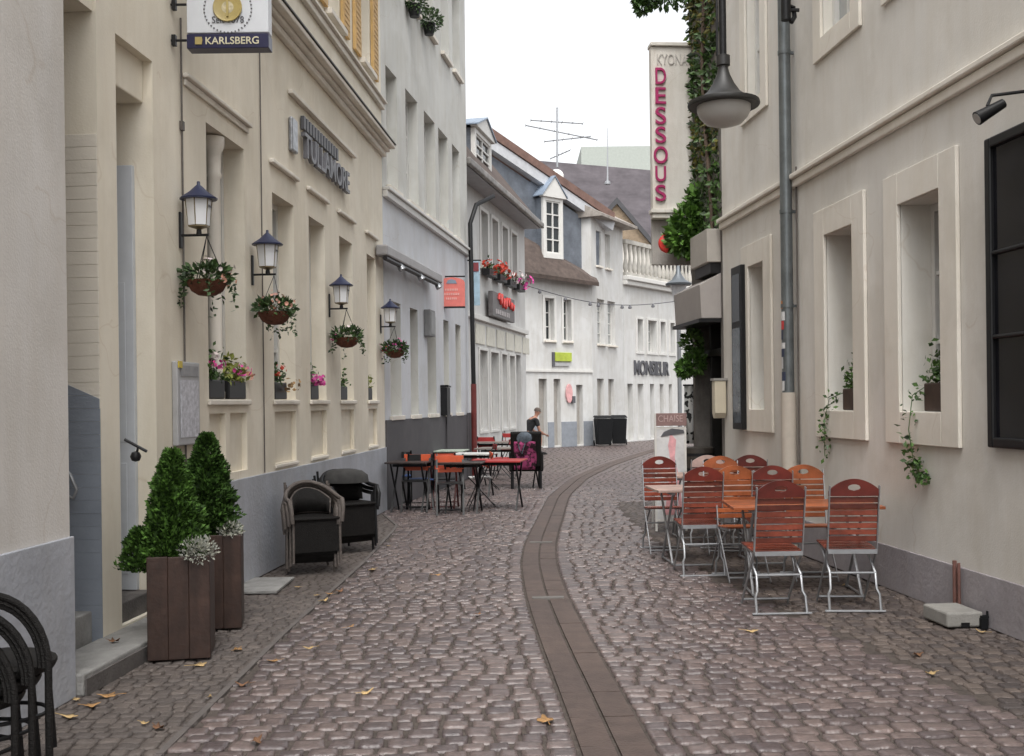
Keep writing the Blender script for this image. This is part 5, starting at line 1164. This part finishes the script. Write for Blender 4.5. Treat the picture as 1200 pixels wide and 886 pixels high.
mb = MB(L3); n = 40; mb.tube([(s0_+(s1_-s0_)*(.22+.70*i/n), .24, zz0+.45+.13*math.sin(i*.95)*(1-.4*i/n)+.05*math.sin(i*.31)) for i in range(n+1)], .045, 6); mb.build('red_script', M_REDL, t_rs)
mb = MB(L3)
for i in range(8): mb.box(s0_+.3+(s1_-s0_)*.08*i, s0_+.3+(s1_-s0_)*(.08*i+.05), .221, .235, zz0+.08, zz0+.2)
mb.build('white_lettering', P('pale_letters', (.40, .37, .37), .5), t_rs)
for i, q in enumerate(u3):
    zb = q[2]-.25; t = thing('window_trough', ('dark window trough of red geraniums nearest the black downpipe', 'second dark window trough of red geraniums from the black downpipe', 'third dark window trough of red geraniums from the black downpipe', 'last dark window trough of pink geraniums on the shop house')[i], 'flower box', L3.w(q[0], .15, zb), 'flower troughs on the shop house')
    MB(L3).box(q[0]-.05, q[1]+.05, .06, .24, zb, zb+.16).build('trough', M_BLACK, t); mb = MB()
    leaf_cloud(mb, [L3.w(rng.uniform(q[0]-.1, q[1]+.1), .15+rng.normal(0, .08), zb+.16+abs(rng.normal(0, .12))) for _ in range(70)], .1); mb.build('foliage', M_LEAFD, t)
    petals(t, L3.w((q[0]+q[1])/2, .2, zb+.25), .42, 46, (M_REDF, M_REDF, M_WHITEF, M_PINK)[i], .12, (1, 1, .45))
# L4 signs
s0_, z0_ = L4.pix(648, 430, .06); s1_, z1_ = L4.pix(670, 413, .06)
t_gs = thing('lime_sign', 'small lime green sign with a grey lower line on the gabled house', 'sign', L4.w(s0_, .06, z0_))
zz0, zz1 = L4.h(659, 430, .06), L4.h(659, 413, .06); MB(L4).box(s0_+.12, s1_, .01, .07, zz0+.2, zz1).build('board', M_LGREEN, t_gs, bevel=.01)
MB(L4).box(s0_, s0_+.10, .01, .06, zz0, zz1).build('side_mark', M_DGREY, t_gs); MB(L4).box(s0_+.12, s1_-.1, .01, .05, zz0+.03, zz0+.14).build('lower_line', P('grey_line', (.4, .4, .4), .5), t_gs)
s_, z_ = L4.pix(668, 461, .1); t_ps2 = thing('pink_board', 'oval pink notice board beside the taupe door of the gabled house', 'sign', L4.w(s_, .1, z_))
mb = MB(L4); pts = [(s_+.16*math.cos(g), z_+.34*math.sin(g)) for g in np.linspace(0, 2*math.pi, 17)[:-1]]; mb.prism(pts, .03, .08); mb.build('board', P('pale_pink_board', (.66, .36, .36), .6, var=.2), t_ps2)
mb = MB(L4); mb.box(s_+.12, s_+.26, .02, .12, z_-.35, z_-.1); mb.build('lamp_box', M_DGREY, t_ps2)
# string of small lamps across the street
t_st = thing('string_lights', 'thin string of small lamps hung across the street before the white houses', 'string lights', dp(700, 345, 33))
A, B = dp(612, 333, 31), dp(800, 352, 34); mb = MB(); pts = [A.lerp(B, f)+Vector((0, 0, -.35*math.sin(math.pi*f))) for f in np.linspace(0, 1, 21)]; mb.tube(pts, .012, 4); mb.build('cable', M_DGREY, t_st)
for k in (2, 5, 8, 9, 12, 13, 16): mb = MB(); mb.lathe([(.02, 0), (.055, -.06), (.06, -.10), (0, -.12)], pts[k], 8); mb.build('lamp', M_DGREY, t_st)
# wheelie bins
def bin_kind():
    t = thing('wheelie_bin', '', 'wheelie bin'); mb = MB()
    v = [(-.24,-.26,.06),(.24,-.26,.06),(.24,.22,.06),(-.24,.22,.06),(-.29,-.34,.98),(.29,-.34,.98),(.29,.32,.98),(-.29,.32,.98)]
    mb.add(v, [(0,3,2,1),(4,5,6,7),(0,1,5,4),(1,2,6,5),(2,3,7,6),(3,0,4,7)]); mb.build('body', M_BIN, t, bevel=.02)
    mb = MB(); mb.add([(-.31,-.37,1.0),(.31,-.37,1.0),(.31,.36,1.04),(-.31,.36,1.04),(-.26,-.3,1.08),(.26,-.3,1.08),(.26,.34,1.10),(-.26,.34,1.10)], [(0,3,2,1),(4,5,6,7),(0,1,5,4),(1,2,6,5),(2,3,7,6),(3,0,4,7)]); mb.tube([(-.25,.42,1.0),(.25,.42,1.0)],.02,6); mb.build('lid', M_BIN, t, bevel=.01)
    for sx in (-1, 1): MB().tube([(sx*.27,.26,.1),(sx*.31,.26,.1)],.1,14).build('wheel', M_BLACK, t)
    return t
BK = Kind(bin_kind()); a = gp(707, 522.5); b_ = gp(725, 521.5)
BK.put(a+Vector((0, -.1, 0)), R(8), 'left black wheelie bin in front of the narrow white house', 'black wheelie bins'); BK.put(b_+Vector((0, -.1, 0)), R(-3), 'right black wheelie bin in front of the narrow white house', 'black wheelie bins')

# ------------------------------------------------------------------ bistro seating by the white house
def bistro_chair(slat, seat, frame=None):
    frame = frame or M_BLACK; t = thing('bistro_chair', '', 'bistro chair')     # faces +y
    for sx in (-1, 1):
        MB().bar((sx*.19, .20, 0), (sx*.19, -.20, .86), .012, .028, (1, 0, 0)).build('front_leg', frame, t)
        MB().bar((sx*.17, -.22, 0), (sx*.17, .18, .45), .012, .028, (1, 0, 0)).build('rear_leg', frame, t)
    mb = MB()
    for z, k in ((.74, .10), (.60, .06)): y = .20-.40*z/.86; mb.box(-.20, .20, y-.03, y-.014, z, z+k)
    mb.build('backrest', slat, t, bevel=.004)
    mb = MB()
    for i in range(6): y = -.16+i*.058; mb.box(-.185, .185, y, y+.045, .445, .462)
    mb.build('seat', seat, t, bevel=.003)
    mb = MB(); mb.tube([(-.17, -.2, .04), (.17, -.2, .04)], .008, 6); mb.tube([(-.19, .16, .08), (.19, .16, .08)], .008, 6); mb.build('crossbar', frame, t)
    return t
def bistro_table(top, w, d):
    t = thing('bistro_table', '', 'bistro table'); MB().box(-w/2, w/2, -d/2, d/2, .72, .745).build('tabletop', top, t, bevel=.006)
    for sx in (-1, 1):
        for sy in (-1, 1): MB().bar((sx*(w/2-.08), sy*(d/2-.06), .714), (sx*(w/2-.08), -sy*(d/2-.06), 0), .012, .026, (1, 0, 0)).build('leg', M_BLACK, t)
    MB().box(-w/2+.05, w/2-.05, -.015, .015, .66, .70).build('apron', M_BLACK, t)
    return t
KW = Kind(bistro_chair(M_ORANGE, M_WHITET))
KO, KR, KB = Kind(bistro_chair(M_ORANGE, M_BLACK)), Kind(bistro_chair(M_REDP, M_REDP)), Kind(bistro_chair(M_BLACK, M_BLUEP))
KD = Kind(bistro_chair(P('red_orange_slats', (.50, .07, .03), .5), M_BLACK, P('dark_red_frame', (.10, .02, .018), .5)))
bc, bt = 'bistro chairs by the white house', 'bistro tables by the white house'
T1 = Kind(bistro_table(P('dark_wood_top', (.035, .025, .022), .4, var=.4), .62, .6)); T2 = Kind(bistro_table(M_GREENT, .8, .7)); T3 = Kind(bistro_table(M_WHITET, .7, .6)); T4 = Kind(bistro_table(M_REDP, .8, .7)); T5 = Kind(bistro_table(P('grey_brown_table', (.20, .17, .15), .6, var=.2), 1.2, .7))
def at(u, v, h): p = gp(u, v, h); return Vector((p.x, p.y, 0))
T1.put(at(478, 541.5, .745)+Vector((0, .25, 0)), R(-8), 'black table nearest the cream pub corner among the bistro chairs', bt)
T1.put(at(542, 542, .745)+Vector((0, .25, 0)), R(-8), 'black table with dark edge beside the side turned folding chair', bt)
T2.put(at(520, 528, .745)+Vector((0, .2, 0)), R(-9), 'sage green table behind the orange backed bistro chairs', bt)
T3.put(at(556, 531.5, .745)+Vector((0, .2, 0)), R(-9), 'white table beside the sage green bistro table', bt)
T4.put(at(583, 540, .745)+Vector((0, .3, 0)), R(-10), 'red table just left of the black armchair with magenta cushion', bt)
T5.put(at(580, 518, .745)+Vector((0, .2, 0)), R(-12), 'long grey brown table by the shop front windows', bt)
T5.put(at(596, 525, .745)+Vector((0, .2, 0)), R(-12), 'long grey brown table nearest the black armchair, before the shop front', bt)
KB.put(at(462, 592, 0)+Vector((.06, .25, 0)), R(5), 'dark bistro chair with a blue seat at the pub corner', bc)
KO.put(at(487, 533, .84)+Vector((0, 0, 0)), R(176), 'left orange backed bistro chair facing the camera behind the black table', bc)
KO.put(at(527, 534.5, .84)+Vector((0, 0, 0)), R(183), 'right orange backed bistro chair facing the camera behind the black tables', bc)
KD.put(at(520, 597, 0)+Vector((0, .2, 0)), R(-4), 'dark red framed bistro chair with its back to the camera in the middle', bc)
KB.put(at(492, 598, 0)+Vector((0, .22, 0)), R(8), 'dark bistro chair with a blue seat left of the red framed one', bc)
KW.put(at(562, 594, 0)+Vector((0.02, .05, 0)), R(97), 'side turned folding bistro chair with crossed black legs at the street side', bc)
KR.put(at(590, 562, 0), R(80), 'red bistro chair between the red table and the black armchair', bc)
KR.put(at(572, 556, 0), R(-12), 'red bistro chair with its back to the camera at the red table', bc)
KR.put(at(553, 548, 0), R(170), 'red bistro chair facing the camera beyond the white table', bc)
KO.put(at(540, 560, 0), R(-10), 'orange backed bistro chair seen from behind at the white table', bc)
KR.put(at(597, 548, 0), R(170), 'red bistro chair facing the camera by the long grey brown table', bc)
KR.put(at(530, 553, 0), R(175), 'red bistro chair facing the camera between the white house and the sage green table', bc)
KD.put(at(508, 566, 0), R(-14), 'dark red framed bistro chair seen from behind close to the charcoal plinth', bc)
KR.put(at(570, 574, 0), R(100), 'red side turned bistro chair just behind the crossed leg folding chair', bc)
KD.put(at(585, 541, 0), R(-10), 'dark red framed bistro chair at the long grey brown table by the shop front', bc)
# black armchair with magenta cushion
q = at(617, 573, 0)
t_ac = thing('lounge_armchair', 'black wicker lounge chair seen from behind, magenta patterned throw over its back', 'armchair', q)
mb = MB(Matrix.Translation(q)); mb.add([(-.27,.0,.40),(.27,.0,.40),(.27,.07,.40),(-.27,.07,.40),(-.29,-.14,1.05),(.29,-.14,1.05),(.29,-.07,1.08),(-.29,-.07,1.08)], [(0,3,2,1),(4,5,6,7),(0,1,5,4),(1,2,6,5),(2,3,7,6),(3,0,4,7)]); mb.build('back', M_DARK, t_ac, bevel=.03)
mb = MB(Matrix.Translation(q)); mb.box(-.28, .28, .07, .56, .32, .45); mb.build('seat', M_DARK, t_ac, bevel=.03)
for sx in (-1, 1): mb = MB(Matrix.Translation(q)); mb.box(sx*.29-.03, sx*.29+.03, -.02, .55, .32, .68); mb.build('armrest', M_DARK, t_ac, bevel=.025)
for x, y in ((-.26, .02), (.26, .02), (-.26, .5), (.26, .5)): mb = MB(Matrix.Translation(q)); mb.tube([(x, y, 0), (x, y, .33)], .03, 8); mb.build('leg', M_BLACK, t_ac)
mb = MB(Matrix.Translation(q)); n = 12; vs = []
for i in range(n+1):
    for j in range(9):
        x = -.22+.40*i/n; z = .36+.52*j/8; y = -.02-.22*(z-.40)/1.0*.98-.045+.012*math.sin(x*25+z*9)
        vs.append((x+.01*math.sin(z*14), y, z))
mb.add(vs, [(i*9+j, i*9+9+j, i*9+10+j, i*9+j+1) for i in range(n) for j in range(8)], 0, True)
for e, p_ in zip([n_ for n_ in M_MAGF.node_tree.nodes if n_.type == 'VALTORGB'][0].color_ramp.elements, (.46, .54)): e.position = p_
t_th = thing('throw_blanket', 'magenta and black patterned throw hanging on the black lounge chair', 'throw', q+Vector((0, -.1, .6)))
o = mb.build('cloth', M_MAGF, t_th); o.modifiers.new('thickness', 'SOLIDIFY').thickness = .02
t_bg = thing('cloth_bag', 'grey blue cloth bag lying over the top of the black lounge chair', 'bag', q+Vector((-.03, -.12, 1.0)))
mb = MB(Matrix.Translation(q+Vector((-.03, -.12, .86)))); mb.lathe([(0, .0), (.12, .01), (.15, .07), (.13, .15), (.06, .20), (0, .205)], (0, 0, 0), 11, sy=.45); mb.build('bag', M_GBLUE, t_bg)
mb = MB(Matrix.Translation(q+Vector((-.03, -.10, .86)))); mb.tube([(-.08, 0, .17), (-.12, -.05, .08), (-.10, -.07, -.1), (-.05, -.07, -.2), (.0, -.07, -.05), (.05, -.03, .15)], .012, 6); mb.build('handle', M_GBLUE, t_bg)

# ------------------------------------------------------------------ the seated person
def skin(name, J, E, mat, parent, sub=2, root=0):
    me = bpy.data.meshes.new(name); off = base(parent); me.from_pydata([tuple(Vector(p[:3])-off) for p in J], E, []); me.materials.append(mat)
    o = bpy.data.objects.new(name, me); COL.objects.link(o); o.parent = parent
    md = o.modifiers.new('skin', 'SKIN'); md.use_smooth_shade = True
    for i, p in enumerate(J):
        r = p[3]; me.skin_vertices[0].data[i].radius = (r, r) if not isinstance(r, tuple) else r
    me.skin_vertices[0].data[root].use_root = True
    s = o.modifiers.new('smooth', 'SUBSURF'); s.levels = sub; s.render_levels = sub
    return o
pp = at(614, 533, 0); PM = Matrix.Translation(pp)
def pj(x, y, z, r): return (pp.x+x, pp.y+y, z, r)
t_pe = thing('person', 'person in a black t-shirt and shorts sitting bent forward, forearms resting on the knees', 'person', pp)
J = [pj(0, 0, .53, (.17, .135)), pj(.10, 0, .70, (.165, .125)), pj(.22, 0, .90, (.18, .13)), pj(.32, 0, 1.03, (.15, .10)), pj(.37, 0, 1.09, .055), pj(.41, 0, 1.14, .055), pj(.44, -.0, 1.22, (.088, .10)), pj(.455, 0, 1.29, (.075, .085))]
Ed = [(0, 1), (1, 2), (2, 3), (3, 4), (4, 5), (5, 6), (6, 7)]
def limb(start, pts):
    k = len(J); prev = start
    for p in pts: J.append(pj(*p)); Ed.append((prev, len(J)-1)); prev = len(J)-1
    return k
hands = []
for sy in (-1, 1):
    limb(0, [(.08, sy*.11, .51, .095), (.28, sy*.15, .53, .082), (.46, sy*.17, .53, .062), (.44, sy*.17, .32, .056), (.42, sy*.17, .12, .038), (.41, sy*.17, .06, .042), (.50, sy*.18, .04, .038), (.60, sy*.19, .03, .03)])
    limb(3, [(.33, sy*.19, .99, .062), (.36, sy*.24, .82, .048), (.40, sy*.23, .68, .042), (.52, sy*.15, .63, .036), (.62, sy*.08, .585, .026), (.67, sy*.06, .57, .03)])
    hands.append((.67, sy*.06, .57))
skin('body', J, Ed, M_SKIN, t_pe)
for hx, hy, hz in hands:
    sy = 1 if hy > 0 else -1
    for k, L_ in enumerate((.075, .085, .08, .06)):
        y = hy+(-.025+.017*k)*1.0
        skin('finger', [pj(hx, y*.9+hy*.1, hz, .010), pj(hx+.05, y, hz-.005, .010), pj(hx+.05+L_*.45, y-sy*.004, hz-.03, .009), pj(hx+.05+L_*.6, y-sy*.008, hz-.065, .007)], [(0, 1), (1, 2), (2, 3)], M_SKIN, t_pe, 1)
    skin('thumb', [pj(hx-.01, hy, hz+.01, .011), pj(hx+.025, hy-sy*.035, hz+.005, .010), pj(hx+.055, hy-sy*.045, hz-.02, .008)], [(0, 1), (1, 2)], M_SKIN, t_pe, 1)
Js = [pj(0, 0, .50, (.185, .15)), pj(.10, 0, .70, (.182, .142)), pj(.22, 0, .90, (.198, .147)), pj(.315, 0, 1.03, (.165, .115)), pj(.35, 0, 1.07, .075)]
Es = [(0, 1), (1, 2), (2, 3), (3, 4)]
for sy in (-1, 1):
    Js += [pj(.33, sy*.19, .99, .075), pj(.36, sy*.245, .80, .064)]; Es += [(3, len(Js)-2), (len(Js)-2, len(Js)-1)]
skin('t_shirt', Js, Es, M_TEE, t_pe)
Js = [pj(-.01, 0, .52, (.17, .14))]; Es = []
for sy in (-1, 1):
    Js += [pj(.10, sy*.11, .515, .112), pj(.28, sy*.15, .532, .098), pj(.42, sy*.168, .535, .082)]; n = len(Js); Es += [(0, n-3), (n-3, n-2), (n-2, n-1)]
skin('shorts', Js, Es, M_SHORT, t_pe)
hc_ = Vector((.445, 0, 1.245))
mb = MB(PM @ Matrix.Translation(hc_) @ Matrix.Rotation(R(18), 4, 'Y')); mb.lathe([(.094, -.01), (.099, .03), (.088, .075), (.05, .108), (0, .118)], (-.012, 0, 0), 16); mb.build('hair', M_HAIR, t_pe)
mb = MB(PM @ Matrix.Translation(hc_)); mb.add([(.095, -.014, -.03), (.095, .014, -.03), (.120, 0, -.035), (.094, 0, .012), (.10, 0, -.042)], [(0, 2, 3), (2, 1, 3), (0, 4, 2), (4, 1, 2)]); mb.build('nose', M_SKIN, t_pe)
for sy in (-1, 1):
    mb = MB(PM @ Matrix.Translation(hc_)); mb.lathe([(0, -.032), (.016, -.02), (.02, .0), (.014, .024), (0, .032)], (-.005, sy*.088, -.02), 8, sy=.5); mb.build('ear', M_SKIN, t_pe)
    mb = MB(PM @ Matrix.Translation(hc_)); mb.lathe([(0, -.009), (.009, 0), (0, .009)], (.088, sy*.033, -.002), 8); mb.build('eye', M_BLACK, t_pe)
    mb = MB(PM); mb.box(.36, .64, sy*.18-.05, sy*.18+.05, .0, .03); mb.prism([(.37, .031), (.63, .031), (.60, .06), (.48, .085), (.37, .08)], sy*.18-.046, sy*.18+.046); mb.build('shoe', M_BLACK, t_pe, bevel=.01)
mb = MB(PM @ Matrix.Translation(hc_)); mb.box(.088, .096, -.024, .024, -.068, -.062); mb.build('mouth', P('lip', (.28, .10, .09), .5), t_pe)
t_pe.rotation_euler = (0, 0, R(22)); t_pe.scale = (1.06, 1.06, 1.06)
t_so = thing('stool', 'dark low stool under the person in the black t-shirt', 'stool', pp)
mb = MB(PM); mb.box(-.2, .2, -.2, .2, .36, .395); mb.build('seat', M_DARK, t_so, bevel=.012)
for x in (-.16, .16):
    for y in (-.16, .16): MB(PM).tube([(x*1.1, y*1.1, 0), (x, y, .36)], .016, 7).build('leg', M_BLACK, t_so)

# ------------------------------------------------------------------ plants on the white house sill, fallen leaves
for (u, v, lab) in ((487, 3, 'round potted shrub higher on the white house sill at the top edge'), (504, 25, 'round potted shrub lower on the white house upper window sill')):
    s, h = L2.pix(u, v, .15); hh = h-.12
    t = thing('potted_shrub', lab, 'plant', L2.w(s, .12, hh-.12)); MB(L2).lathe([(.08, 0), (.12, .2)], (s, .13, hh-.12), 12).build('pot', M_BLACK, t)
    mb = MB(); p, d = blob(L2.w(s, .15, hh+.14), .2, 520, (1, 1, 1), .2); leaf_cloud(mb, p, .06, outward=d); mb.build('foliage', M_LEAFD, t)
def leaf_mesh(name, n5, rad, curl):
    mb = MB(); vs = [(0, 0, 0)]; m_ = 26
    for k in range(m_):
        g = 2*math.pi*k/m_; r_ = rad*(.62+.38*abs(math.cos(n5*g))**1.5)*rng.uniform(.9, 1.1)*(.8 if abs(g-math.pi) < .5 else 1)
        vs.append((r_*math.cos(g), r_*.85*math.sin(g), curl*(r_/rad)**2*(.5+.8*math.sin(2*g+curl*90))))
    mb.add([(x, y, z+.004) for x, y, z in vs], [(0, k, k % m_+1) for k in range(1, m_+1)], 0, True); mb.bar((-rad*.6, 0, .006), (-rad*1.7, rad*.2, .010), .004, .003)
    o = mb.build(name, [M_DRYLEAF, P('dry_leaf_brown', (.20, .10, .05), .8, var=.4), P('dry_leaf_pale', (.46, .32, .15), .8, var=.3)][int(curl*1000) % 3])
    o.modifiers.new('thickness', 'SOLIDIFY').thickness = .0015; return tag(o, 'dry brown autumn leaf lying on the paving', 'leaf', 'fallen leaves')
LM = [leaf_mesh('fallen_leaf', 2.5, .060, .012), leaf_mesh('fallen_leaf', 2.5, .050, .022), leaf_mesh('fallen_leaf', 1.5, .045, .017), leaf_mesh('fallen_leaf', 2.5, .055, .008)]
spots = [(278, 762), (284, 803), (246, 817), (90, 820), (126, 816), (186, 854), (170, 848), (79, 840), (108, 827), (300, 869), (362, 760), (372, 698), (386, 696), (398, 693), (380, 704), (348, 688), (512, 674), (134, 752), (1150, 741), (990, 686), (410, 735), (262, 734), (455, 640), (436, 668), (320, 775), (1075, 768), (1090, 790), (880, 740), (640, 845), (560, 720), (430, 812), (233, 780)]
for i, (u, v) in enumerate(spots):
    o = LM[i] if i < 4 else LM[i % 4].copy()
    if i >= 4: COL.objects.link(o)
    h_ = .132 if (u, v) == (134, 752) else .006; p = gp(u, v, h_)
    o.location = (p.x, p.y, h_+.002); o.rotation_euler = (rng.normal(0, .06), rng.normal(0, .06), rng.uniform(0, 6.28)); k = rng.uniform(.45, 1.0); o.scale = (k, k*rng.uniform(.6, 1), k)
